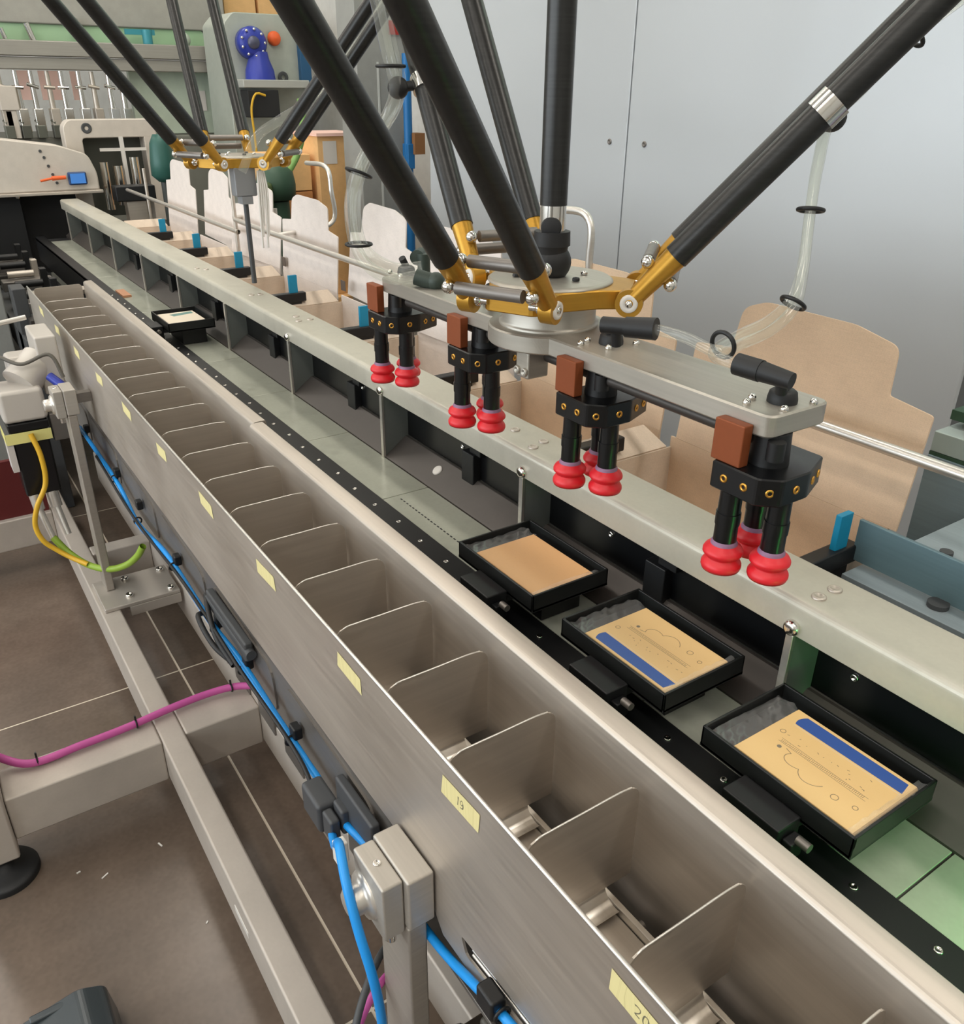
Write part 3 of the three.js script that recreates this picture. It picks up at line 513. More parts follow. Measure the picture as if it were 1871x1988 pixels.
// ---------------------------------------------------------------- carton line behind the beam
{
  const t = thing('carton_line', 'carton transport bed of grey steel behind the guide beam', 'conveyor', [1.05, 0, -2.3]);
  part('bed', box(0.845, 1.26, 0.775, 0.79, -4.62, 1.2, 0.002), M(0x8e9390, 0.4, 0.5, { map: brushMap }), t);
  const sg = M(0x9daab0, 0.45, 0.3, { map: brushMap });
  part('inner_guide', box(0.975, 0.981, 0.935, 0.995, -0.545, 1.2, 0.001), M(0x6f8a92, 0.45, 0.3, { map: brushMap }), t);
  part('inner_ledge', box(0.935, 1.3, 0.922, 0.932, -0.53, 1.2, 0.001), sg, t);
  part('slot_cover', [box(0.848, 0.875, 0.90, 0.93, -0.53, 1.2, 0.004), box(0.885, 0.93, 0.905, 0.918, -0.53, 1.2, 0.006)], M(0x5b5a5a, 0.5, 0.2), t);
  part('back_guide', box(1.3, 1.307, 0.79, 0.982, -0.64, 1.2, 0.001), M(0x93a8b3, 0.4, 0.3, { map: brushMap }), t, { label: 'bluish steel back guide plate' });
  part('back_ledge', box(1.302, 1.38, 0.988, 1.022, -0.64, 1.2, 0.002), M(0xa5b3b0, 0.5, 0.2), t);
  part('dark_strip', [box(1.302, 1.31, 0.982, 0.988, -0.64, 1.2), box(1.34, 1.40, 1.034, 1.05, -0.64, 1.2)], greenDark, t);
  part('magenta_strip', box(1.32, 1.38, 1.022, 1.034, -0.60, 1.2), magenta, t, { label: 'magenta strip' });
  part('chain_cover', box(1.02, 1.04, 0.932, 0.940, -0.43, 1.2), black, t);
  part('red_link', box(1.018, 1.042, 0.932, 0.944, -0.465, -0.432), redMat, t);
  for (const [x, z, r] of [[1.004, -0.502, 0.006], [1.10, -0.482, 0.009], [0.965, -0.415, 0.013]]) part('bed_bolt', cyl([x, 0.932, z], [x, 0.938, z], r), darkGrey, t);
  part('leg', [-0.4, -1.8, -3.2, -4.5].flatMap(z => [box(0.88, 0.93, 0, 0.775, z - 0.025, z + 0.025), box(1.17, 1.22, 0, 0.775, z - 0.025, z + 0.025)]), darkGrey, t);
}
{
  // pushers: one thing per blue tab
  for (let k = 0; k < 8; k++) {
    const z = -0.551 - 0.465 * k;
    const t = thing('carton_pusher', ['bright blue tab on a black bracket beside the bare steel bed', 'blue tab on a black bracket between the two beige cartons', 'blue tab on a black bracket between the beige and whitish cartons', ...['first', 'second', 'third', 'fourth', 'fifth'].map(w => `blue tab standing behind the ${w} whitish carton counted from the beige cartons`)][k], 'pusher', [0.95, 0.79, z], 'blue carton pushers');
    part('bracket', [box(0.872, 0.985, 0.93, 0.957, z - 0.014, z + 0.010, 0.003), box(0.93, 0.97, 0.79, 0.93, z - 0.01, z + 0.006)], black, t);
    part('blue_tab', box(0.936, 0.962, 0.955, 1.008, z - 0.005, z + 0.004, 0.001), blueTab, t);
  }
  // cartons
  const flapPts = roundedPts([[0, 0], [0, 0.172], [-0.07, 0.182], [-0.076, 0.25], [-0.15, 0.266], [-0.31, 0.268], [-0.352, 0.252], [-0.358, 0.184], [-0.435, 0.176], [-0.435, 0]], [0, 0.006, 0.004, 0.014, 0.01, 0.01, 0.016, 0.004, 0.006, 0], 4);
  for (let k = 0; k < 8; k++) {
    const z1 = -0.568 - 0.465 * k, z0 = z1 - 0.435, x0 = 0.878, x1 = 1.10, y0 = 0.791, y1 = 0.936, w = 0.004;
    const mat = k < 2 ? cardFlap : cardWhite;
    const t = thing('open_carton', k === 0 ? 'beige open carton whose tall stepped flap stands behind the gripper bar' : k === 1 ? 'beige open carton partly hidden under the gripper bar' : `${['first', 'second', 'third', 'fourth', 'fifth', 'sixth'][k - 2]} open whitish carton with a stepped flap counted from the beige cartons`, 'carton', [(x0 + x1) / 2, y0, (z0 + z1) / 2], 'open cartons on the carton line');
    part('carton_floor', box(x0, x1, y0, y0 + w, z0, z1), cardBeige, t);
    part('carton_wall', [box(x0, x0 + w, y0, y1 - 0.02, z0, z1), box(x0, x1, y0, y1 - 0.02, z0, z0 + w), box(x0, x1, y0, y1 - 0.02, z1 - w, z1)], cardBeige, t);
    part('flap_wall', box(x1 - w, x1, y0, y1, z0, z1), mat, t);
    const tilt = -0.10 + 0.03 * ((k * 37) % 5 - 2) / 2, sc = 1 + 0.05 * (((k * 13) % 4) - 1.5) / 2;
    const f = exX(flapPts.map(([a, b]) => [a, b * (k === 0 ? 1 : sc)]), -0.0035, 0).rotateZ(tilt).rotateY(k === 0 ? 0 : 0.05 * (((k * 7) % 3) - 1)).translate(x1, y1, z1 + (k ? 0 : 0.012));
    part('upright_flap', f, mat, t, { label: 'tall stepped cardboard flap' });
    const ef = exZ([[0, 0], [0.19, 0], [0.18, 0.06], [0.01, 0.06]], 0, 0.003).rotateX(-1.1).translate(x0 + 0.018, y1 - 0.02, z0);
    part('end_flap', ef, cardBeige, t);
    if (k > 1 && k < 5) part('packing_mark', box(x1 - 0.012, x1 - 0.0105, y1 + 0.02, y1 + 0.05, z0 + 0.02, z0 + 0.05), M(0x5b5048, 0.8), t);
  }
}
{
  const g1 = thing('guide_rod', 'long polished steel rod running in front of the carton flaps', 'rod', [1.05, 1.07, -1.3]);
  part('rod', tube([[1.05, 1.07, 1.1], [1.05, 1.07, 0], [1.05, 1.07, -1.5], [1.05, 1.07, -3.1], [1.055, 1.072, -3.2], [1.10, 1.07, -3.24], [1.2, 1.07, -3.25]], 0.0085, 90, 12), steelBright, g1);
  part('bent_support', [tube([[1.05, 1.07, -1.285], [1.12, 1.10, -1.287], [1.12, 1.2, -1.288], [1.12, 1.27, -1.29], [1.12, 1.288, -1.31], [1.12, 1.288, -1.40], [1.12, 1.288, -1.5]], 0.0075, 50, 10)], steelBright, g1);
  part('bent_support', [tube([[1.05, 1.07, -2.75], [1.25, 1.10, -2.76], [1.25, 1.2, -2.76], [1.25, 1.255, -2.77], [1.25, 1.27, -2.80], [1.25, 1.27, -2.95]], 0.0075, 50, 10)], steelBright, g1);
  part('stand', [cyl([1.235, 0.79, -3.25], [1.235, 1.09, -3.25], 0.008), cyl([1.2, 1.07, -3.25], [1.24, 1.07, -3.25], 0.008)], steel, g1);
  const g2 = thing('guide_rod', 'shorter steel rod on thin posts at the far cartons', 'rod', [1.05, 1.02, -4.2]);
  part('rod', tube([[1.05, 1.03, -3.15], [1.05, 1.03, -3.6], [1.05, 1.03, -4.8]], 0.0085, 50, 10), steelBright, g2);
  for (const [z, y] of [[-3.17, 1.27], [-4.4, 1.16]]) part('thin_post', cyl([1.05, 0.79, z], [1.05, y, z], 0.007), steel, g2);
}

// ---------------------------------------------------------------- supports under the trough
{
  const t = thing('floor_frame', 'welded grey rectangular tube frame standing on the floor tiles', 'frame', [0.25, 0, -1.6]);
  part('long_bar', box(0.2246, 0.2755, 0.095, 0.20, -3.4, 0.3, 0.005), tubeGrey, t);
  part('cross_bar', [box(-0.0915, 0.2246, 0.09, 0.20, -1.69, -1.587, 0.005), box(0.2755, 0.448, 0.09, 0.2, -1.69, -1.587, 0.005)], tubeGrey, t);
  part('cross_bar', [box(-0.6, 0.2246, 0.09, 0.20, -3.05, -2.95, 0.005), box(0.2755, 0.448, 0.09, 0.2, -2.62, -2.56, 0.005)], tubeGrey, t);
  part('long_bar', box(0.448, 0.50, 0.095, 0.215, -3.4, 0.3, 0.005), tubeGrey, t);
  part('slotted_plate', Array.from({ length: 7 }, (_, i) => box(0.444, 0.4485, 0.19, 0.27, -1.9 + i * 0.16, -1.80 + i * 0.16, 0.001)), steelDark, t);
  part('leg', box(-0.2, -0.092, 0.05, 0.6, -1.70, -1.575, 0.006), tubeGrey, t);
  const lp = V(-0.128, 0, -1.60);
  part('levelling_foot', [lathe([[0, 0.04], [0.016, 0.038], [0.02, 0.026], [0.05, 0.02], [0.062, 0.017], [0.066, 0.011], [0.066, 0]], [lp.x, 0, lp.z], UP, 40), cyl([lp.x, 0.04, lp.z], [lp.x, 0.12, lp.z], 0.012)], rubber, t, { label: 'round black levelling foot' });
  part('levelling_foot', [lathe([[0, 0.04], [0.016, 0.038], [0.02, 0.026], [0.05, 0.02], [0.062, 0.017], [0.066, 0.011], [0.066, 0]], [0.25, 0, -3.2], UP, 40), cyl([0.25, 0.04, -3.2], [0.25, 0.12, -3.2], 0.012)], rubber, t);
  part('levelling_foot', [lathe([[0, 0.04], [0.016, 0.038], [0.02, 0.026], [0.05, 0.02], [0.062, 0.017], [0.066, 0.011], [0.066, 0]], [0.47, 0, 0.1], UP, 40), cyl([0.47, 0.04, 0.1], [0.47, 0.12, 0.1], 0.012)], rubber, t);
  part('red_plate', box(-0.2, 0.22, 0.2, 0.40, -2.99, -2.97), M(0x5c1a1a, 0.5, 0.1), t, { label: 'dark red plate' });
  part('lighter_tab', box(0.2236, 0.2247, 0.14, 0.155, -1.13, -1.06), white, t);
}
{
  const t = thing('under_beam', 'grey channel beam under the trough carrying cables', 'beam', [0.42, 0.55, -1.5]);
  part('channel', [box(0.343, 0.348, 0.55, 0.70, -3.2, -0.66, 0.002), box(0.345, 0.47, 0.55, 0.557, -3.2, 0.5, 0.001), box(0.463, 0.47, 0.55, 0.66, -3.2, 0.5)], steelDark, t);
  for (let i = 0; i < 7; i++) part('cutout_plate', exX(roundedPts([[-0.16, 0.565], [0.16, 0.565], [0.15, 0.655], [-0.15, 0.665]], 0.03), 0.3395, 0.343).translate(0, 0, -0.9 - i * 0.36), steelDark, t);
  for (const z of [-0.75, -1.6, -2.5]) part('hanger', box(0.472, 0.498, 0.215, 0.66, z - 0.02, z + 0.02), darkGrey, t);
}
function supportPost(z, x, y, k, label, baseY) {      // x, y: outer side and top of the clamp block; k: size
  const t = thing('support_post', label, 'post', [x + 0.034 * k, baseY, z], 'trough support posts');
  const postMat = M(0xb3aba1, 0.5, 0.55, { map: brushMap });
  part('post', box(x + 0.024 * k, x + 0.046 * k, baseY, y - 0.069 * k, z - 0.033 * k, z + 0.033 * k, 0.003), postMat, t);
  const cb = part('clamp_block', [box(x, x + 0.0235 * k, y - 0.075 * k, y - 0.002, z - 0.036 * k, z + 0.028 * k, 0.003), box(x + 0.024 * k, Math.min(x + 0.054 * k, 0.3305), y - 0.068 * k, y, z - 0.039 * k, z + 0.036 * k, 0.003)], M(0xc2bcb3, 0.42, 0.5, { map: brushMap }), t, { label: 'pale metal clamp block' });
  part('knob', lathe([[0, 0.022], [0.012, 0.022], [0.016, 0.018], [0.016, 0.006], [0.024, 0.004], [0.026, 0]].map(([r, h]) => [r * k, h * k]), [x, y - 0.046 * k, z - 0.012 * k], V(-1, 0, 0), 20), M(0xcfc9c0, 0.3, 0.6), cb);
  part('bolt', screw([x + 0.012 * k, y - 0.002, z - 0.006], [0, 1, 0], 0.005, 0.002), chrome, cb);
  part('stop_screw', cyl([x + 0.012 * k, y - 0.088 * k, z + 0.018 * k], [x + 0.012 * k, y - 0.075 * k, z + 0.018 * k], 0.006), chrome, cb);
  return t;
}
supportPost(-0.614, 0.268, 0.722, 1.13, 'grey support post with pale clamp block beside the tape marked 19', 0);
{
  const t = supportPost(-2.32, 0.238, 0.81, 1, 'grey support post standing on a bolted bracket behind the servo motor', 0.213);
  part('link_bar', box(0.2925, 0.3305, 0.765, 0.79, -2.332, -2.308), steelDark, t);
  part('base_bracket', [box(0.235, 0.44, 0.2, 0.212, -2.36, -2.19, 0.003), box(0.30, 0.44, 0.17, 0.2, -2.20, -2.19, 0.002)], M(0xbdb6ad, 0.4, 0.5), t);
  for (const [x, z] of [[0.31, -2.23], [0.42, -2.33], [0.42, -2.21], [0.32, -2.33]]) part('bolt', screw([x, 0.212, z], [0, 1, 0], 0.011, 0.008), chrome, t);
}
// cables
{
  const t = thing('blue_cable', 'bright blue cable clipped along the underside of the trough', 'cable', [0.32, 0.6, -1.6]);
  part('cable', tube([[0.318, 0.612, -2.56], [0.322, 0.603, -2.35], [0.322, 0.598, -2.1], [0.318, 0.575, -1.93], [0.322, 0.605, -1.68], [0.322, 0.60, -1.47], [0.318, 0.61, -1.33], [0.322, 0.612, -1.22], [0.322, 0.605, -1.05], [0.322, 0.603, -0.93], [0.322, 0.598, -0.88], [0.30, 0.59, -0.82]], 0.0058, 140, 10), blueCable, t);
  part('cable', tube([[0.31, 0.615, -2.3], [0.312, 0.59, -1.93], [0.315, 0.615, -1.5], [0.31, 0.62, -1.2], [0.312, 0.61, -0.92], [0.30, 0.60, -0.84]], 0.0035, 90, 8), black, t);
  for (const z of [-2.52, -2.15, -1.93, -1.62, -1.35, -1.2, -0.99]) part('cable_tie', [new THREE.TorusGeometry(0.0085, 0.002, 6, 16).translate(0.32, z === -1.93 ? 0.578 : 0.604, z), box(0.322, 0.3365, 0.608, 0.63, z - 0.01, z + 0.012, 0.003)], black, t);
  part('black_loop', [tube([[0.318, 0.60, -1.42], [0.30, 0.62, -1.38], [0.302, 0.60, -1.30], [0.318, 0.585, -1.26], [0.32, 0.60, -1.22]], 0.005, 40, 8), tube([[0.325, 0.65, -1.40], [0.315, 0.64, -1.36], [0.31, 0.61, -1.31], [0.315, 0.59, -1.24]], 0.005, 40, 8)], rubber, t);
  part('valve_bar', [box(0.322, 0.337, 0.63, 0.668, -1.39, -1.18, 0.004), cyl([0.329, 0.649, -1.39], [0.329, 0.649, -1.17], 0.009)], darkGrey, t);
  part('cable_splitter', [box(0.29, 0.322, 0.575, 0.625, -0.88, -0.82, 0.006), box(0.295, 0.31, 0.58, 0.62, -0.82, -0.79, 0.004), box(0.312, 0.328, 0.588, 0.63, -0.82, -0.79, 0.004), box(0.322, 0.336, 0.60, 0.66, -0.83, -0.72, 0.004)], M(0x45474a, 0.5, 0.1), t);
  part('cable', tube([[0.30, 0.59, -0.80], [0.282, 0.63, -0.745], [0.266, 0.695, -0.692], [0.257, 0.715, -0.665], [0.248, 0.70, -0.633], [0.244, 0.66, -0.60], [0.246, 0.61, -0.575], [0.252, 0.54, -0.572], [0.256, 0.44, -0.58], [0.26, 0.15, -0.585]], 0.0058, 80, 10), blueCable, t);
  part('cable', tube([[0.318, 0.605, -0.79], [0.324, 0.612, -0.72], [0.3255, 0.608, -0.66], [0.3255, 0.61, -0.58], [0.325, 0.622, -0.53], [0.323, 0.64, -0.49], [0.322, 0.655, -0.45], [0.323, 0.665, -0.40], [0.323, 0.68, -0.3], [0.323, 0.69, 0.1]], 0.0055, 80, 10), blueCable, t);
  part('cable_clip', [box(0.312, 0.332, 0.645, 0.675, -0.465, -0.435, 0.004), new THREE.TorusGeometry(0.009, 0.002, 6, 16).translate(0.322, 0.66, -0.43)], black, t);
  part('white_marker', box(0.268, 0.284, 0.64, 0.672, -0.72, -0.705, 0.002), white, t);
}
{
  const t = thing('pink_cable', 'pink cable tied along the cross bar of the floor frame', 'cable', [0.1, 0.2, -1.66]);
  part('cable', tube([[-0.22, 0.42, -1.70], [-0.13, 0.30, -1.70], [-0.075, 0.225, -1.69], [-0.03, 0.212, -1.66], [0.076, 0.212, -1.66], [0.175, 0.212, -1.665], [0.27, 0.214, -1.675], [0.36, 0.216, -1.677], [0.42, 0.218, -1.665], [0.47, 0.222, -1.63]], 0.0085, 90, 10), pinkCable, t);
  for (const [x, y, z] of [[-0.085, 0.235, -1.693], [-0.015, 0.212, -1.66], [0.19, 0.212, -1.666], [0.41, 0.218, -1.667]]) part('cable_tie', [new THREE.TorusGeometry(0.0095, 0.002, 6, 16).rotateY(Math.PI / 2).translate(x, y, z), box(x - 0.002, x + 0.002, y + 0.008, y + 0.022, z - 0.002, z + 0.002)], black, t);
}
{
  const t = thing('cable_coil', 'coiled grey hose with purple and blue wires behind the near support post', 'cable', [0.27, 0.30, -0.66]);
  part('grey_loop', new THREE.TorusGeometry(0.085, 0.005, 10, 50).rotateY(0.7).translate(0.285, 0.40, -0.66), darkGrey, t);
  part('purple_loop', new THREE.TorusGeometry(0.062, 0.005, 10, 50).rotateY(0.5).translate(0.285, 0.40, -0.65), pinkCable, t);
  part('drop', tube([[0.285, 0.315, -0.66], [0.28, 0.2, -0.67], [0.27, 0.02, -0.68]], 0.006, 20, 8), darkGrey, t);
}
{
  const t = thing('cable_gland', 'small metal cable connectors under the trough beside the near post', 'connector', [0.33, 0.45, -0.50]);
  part('gland', [lathe([[0, 0.03], [0.009, 0.03], [0.01, 0.018], [0.014, 0.017], [0.014, 0.004], [0.01, 0]], [0.325, 0.515, -0.515], V(-0.4, 0.3, 0.6), 10), lathe([[0, 0.03], [0.009, 0.03], [0.01, 0.018], [0.014, 0.017], [0.014, 0.004], [0.01, 0]], [0.338, 0.52, -0.485], V(-0.4, 0.3, 0.6), 10), box(0.33, 0.37, 0.40, 0.50, -0.53, -0.47, 0.004)], chrome, t);
  part('box', box(0.34, 0.44, 0.25, 0.55, -0.5, -0.3, 0.006), M(0x4d4a44, 0.5, 0.2), t);
}
{
  const t = thing('machine_foot_cover', 'dark grey plastic cover lying on the floor tiles', 'cover', [-0.09, 0, -1.09]);
  part('cover', exZ(roundedPts([[-0.17, 0], [0.0, 0], [-0.01, 0.085], [-0.05, 0.105], [-0.155, 0.085]], 0.012), -1.16, -0.9, undefined, 0.004), M(0x3c4347, 0.3, 0.1), t);
  part('rib', [box(-0.13, -0.06, 0.08, 0.1, -1.155, -1.14, 0.004)], M(0x3c4347, 0.3, 0.1), t);
}
for (const [x, z, r, s] of [[0.045, -1.48, 0.5, 0.016], [0.165, -1.50, 1.9, 0.014], [0.0, -1.52, 0.2, 0.008], [0.19, -1.25, 0.8, 0.006]]) single('paper_scrap', box(-s / 2, s / 2, 0, 0.002, -0.0015, 0.0015).rotateY(r).translate(x, 0, z), white, 'tiny pale scrap lying on the floor tiles', 'scrap', [x, 0, z], 'tiny scraps on the floor');

// servo motor and gearbox at the far end of the trough
{
  const t = thing('servo_motor', 'black servo motor hanging from a pale gearbox with a yellow warning sticker', 'motor', [0.19, 0.45, -2.5]);
  part('gearbox', [box(0.125, 0.235, 0.69, 0.78, -2.57, -2.45, 0.012), cyl([0.19, 0.78, -2.51], [0.255, 0.83, -2.55], 0.05, 0.045, 20), box(0.17, 0.25, 0.78, 0.85, -2.60, -2.52, 0.012), box(0.245, 0.30, 0.74, 0.90, -2.66, -2.50, 0.006)], M(0xc8c2ba, 0.45, 0.2), t, { label: 'pale cast gearbox' });
  part('motor_body', [box(0.135, 0.225, 0.475, 0.675, -2.545, -2.455, 0.006), box(0.13, 0.23, 0.665, 0.69, -2.55, -2.45, 0.004)], blackGloss, t, { label: 'black motor body' });
  part('sticker', [box(0.120, 0.232, 0.635, 0.665, -2.449, -2.447), box(0.118, 0.1195, 0.635, 0.665, -2.55, -2.45)], M(0xded88a, 0.7), t, { label: 'pale yellow sticker' });
  part('name_plate', box(0.1185, 0.134, 0.555, 0.63, -2.52, -2.452), M(0xcfcac6, 0.5, 0.2), t);
  part('connector', [cyl([0.155, 0.475, -2.47], [0.158, 0.43, -2.46], 0.016, 0.015, 16), cyl([0.158, 0.43, -2.46], [0.172, 0.35, -2.43], 0.009, 0.008, 14), cyl([0.20, 0.475, -2.47], [0.203, 0.43, -2.46], 0.016, 0.015, 16), cyl([0.203, 0.43, -2.46], [0.213, 0.35, -2.43], 0.009, 0.008, 14)], steelBright, t);
  part('yellow_cable', tube([[0.18, 0.66, -2.44], [0.19, 0.60, -2.425], [0.185, 0.52, -2.42], [0.15, 0.455, -2.42], [0.135, 0.40, -2.42], [0.145, 0.355, -2.41], [0.17, 0.325, -2.40], [0.20, 0.30, -2.38], [0.235, 0.285, -2.34]], 0.007, 70, 10), yellowCable, t, { label: 'yellow cable' });
  part('green_cable', tube([[0.172, 0.35, -2.43], [0.20, 0.305, -2.40], [0.235, 0.28, -2.35], [0.28, 0.28, -2.29], [0.32, 0.30, -2.25], [0.35, 0.335, -2.22], [0.365, 0.37, -2.2]], 0.0095, 60, 10), greenCable, t, { label: 'yellow green cable bend' });
  part('clevis', cyl([0.26, 0.80, -2.47], [0.29, 0.77, -2.43], 0.012), blueMotor, t);
  part('clevis', cyl([0.13, 0.80, -2.52], [0.10, 0.83, -2.54], 0.016), blueMotor, t);
  part('air_line', tube([[0.10, 0.83, -2.54], [0.14, 0.86, -2.53], [0.2, 0.84, -2.48], [0.27, 0.86, -2.46], [0.29, 0.80, -2.44]], 0.005, 40, 8), M(0x5a564e, 0.5), t);
  part('orange_handle', box(0.085, 0.105, 0.86, 0.92, -2.62, -2.59, 0.004), orange, t, { label: 'small orange handle' });
  part('handle_rod', [cyl([0.1, 0.915, -2.6], [0.25, 0.93, -2.62], 0.007)], steelBright, t);
  part('purple_hose', tube([[0.09, 0.84, -2.56], [0.06, 0.76, -2.55], [0.05, 0.66, -2.55], [0.03, 0.5, -2.55]], 0.012, 30, 8), purple, t);
  part('motor_bracket', box(0.236, 0.3, 0.62, 0.70, -2.56, -2.46, 0.004), steelDark, t);
  
}

// ---------------------------------------------------------------- machines beyond
{
  const t = thing('side_cabinet', 'plain grey machine side panel beyond the end of the trough', 'machine', [-0.1, 0, -4.1]);
  part('side_panel', box(-0.6, 0.285, 0.0, 1.0, -4.7, -3.6, 0.006), M(0x9a9c98, 0.5, 0.15, { map: wornMap }), t);
}
{
  const t = thing('chain_drive_unit', 'dark cluttered drive unit with brackets beyond the trough end', 'machine', [0.42, 0, -3.9]);
  part('frame', [box(0.30, 0.345, 0.0, 0.86, -3.50, -3.40, 0.004), box(0.30, 0.525, 0.60, 0.70, -4.9, -3.30, 0.004)], darkGrey, t);
  for (let i = 0; i < 6; i++) {
    part('cross_tie', box(0.33, 0.525, 0.72 + 0.012 * (i % 2), 0.76 + 0.012 * (i % 2), -3.42 - i * 0.23, -3.34 - i * 0.23, 0.004), i % 2 ? steelDark : M(0x3a3632, 0.5, 0.2), t);
    part('bracket', [box(0.46, 0.485, 0.70, 0.84, -3.46 - i * 0.23, -3.42 - i * 0.23, 0.003), cyl([0.36, 0.79, -3.40 - i * 0.23], [0.46, 0.79, -3.40 - i * 0.23], 0.014)], i % 3 ? black : steel, t);
  }
  part('end_bracket', [box(0.34, 0.52, 0.85, 0.868, -3.30, -3.24, 0.003)], steel, t);
}
{
  const t = thing('machine_hood', 'pale rounded machine hood over the far conveyor entry', 'machine', [0.6, 0, -5.4]);
  part('hood', exZ(roundedPts([[-0.2, 1.02], [0.96, 1.02], [0.96, 1.10], [0.93, 1.19], [0.80, 1.235], [0.5, 1.275], [-0.2, 1.30]], [0, 0.01, 0.02, 0.03, 0.02, 0.03, 0]), -5.18, -5.0, undefined, 0.006), cream, t);
  part('hood_lip', box(-0.2, 0.97, 1.005, 1.02, -5.18, -4.97, 0.003), steel, t);
  part('seam_screws', [1.06, 1.10, 1.14, 1.18, 1.21].map((y, i) => cyl([0.76 - i * 0.012, y, -5.0], [0.76 - i * 0.012, y, -4.995], 0.007)), darkGrey, t);
  part('entry_tunnel', [box(-0.2, 0.58, 0.7, 1.0, -5.18, -5.06), box(0.58, 0.86, 0.6, 1.0, -5.18, -5.15)], blackMatte, t);
  part('indicator', ball([0.57, 1.0, -5.03], 0.012), chrome, t);
  part('skirt', box(-0.2, 0.58, 0, 0.7, -5.18, -5.05), M(0x77756f, 0.6), t);
  const s = part('display', box(0.812, 0.902, 1.048, 1.11, -4.99, -4.97, 0.008), M(0x23406e, 0.4), t, { label: 'small blue touch display' });
  part('screen', box(0.822, 0.893, 1.056, 1.103, -4.9695, -4.968), M(0x3f74b8, 0.3, 0, { emissive: 0x3a78c4, emissiveIntensity: 0.35 }), s);
  part('orange_tool', [cyl([0.735, 1.085, -4.96], [0.80, 1.088, -4.96], 0.011, 0.009), cyl([0.68, 1.075, -4.96], [0.735, 1.085, -4.96], 0.006)], orange, t, { label: 'orange tool handle on the hood' });
}
{
  const t = thing('arch_frame', 'pale arch shaped machine frame with round badge beside the hood', 'machine', [1.1, 0, -5.2]);
  part('arch', exZ(roundedPts([[0.865, 0.82], [0.955, 0.82], [0.955, 1.255], [1.34, 1.255], [1.34, 1.345], [0.90, 1.345], [0.87, 1.31]], [0, 0, 0.02, 0, 0.02, 0.02, 0.02]), -5.3, -5.2, undefined, 0.004), cream, t);
  part('foot', box(0.87, 1.34, 0.0, 0.82, -5.35, -5.2), M(0x77756f, 0.6), t);
  part('badge', lathe([[0.01, 0.003], [0.022, 0.006], [0.026, 0.003], [0.026, 0]], [0.985, 1.303, -5.2], V(0, 0, 1), 24), darkGrey, t);
  part('right_leg', box(1.27, 1.34, 0.82, 1.26, -5.3, -5.2, 0.004), cream, t);
  part('window_bar', [box(1.03, 1.27, 1.19, 1.205, -5.19, -5.18), box(1.135, 1.155, 0.95, 1.26, -5.19, -5.175)], white, t);
  part('cylinder', [cyl([1.03, 0.90, -5.15], [1.03, 1.14, -5.15], 0.022), cyl([1.10, 0.92, -5.16], [1.10, 1.12, -5.16], 0.028), cyl([1.19, 0.92, -5.16], [1.19, 1.16, -5.16], 0.024)], chrome, t);
  part('dark_back', box(0.955, 1.27, 0.85, 1.255, -5.33, -5.30), M(0x4e5049, 0.6, 0.2), t);
  part('black_block', box(1.01, 1.21, 0.965, 1.04, -4.98, -4.88, 0.006), black, t);
  part('block_stand', box(1.06, 1.16, 0.79, 0.965, -4.97, -4.90, 0.004), steel, t);
}
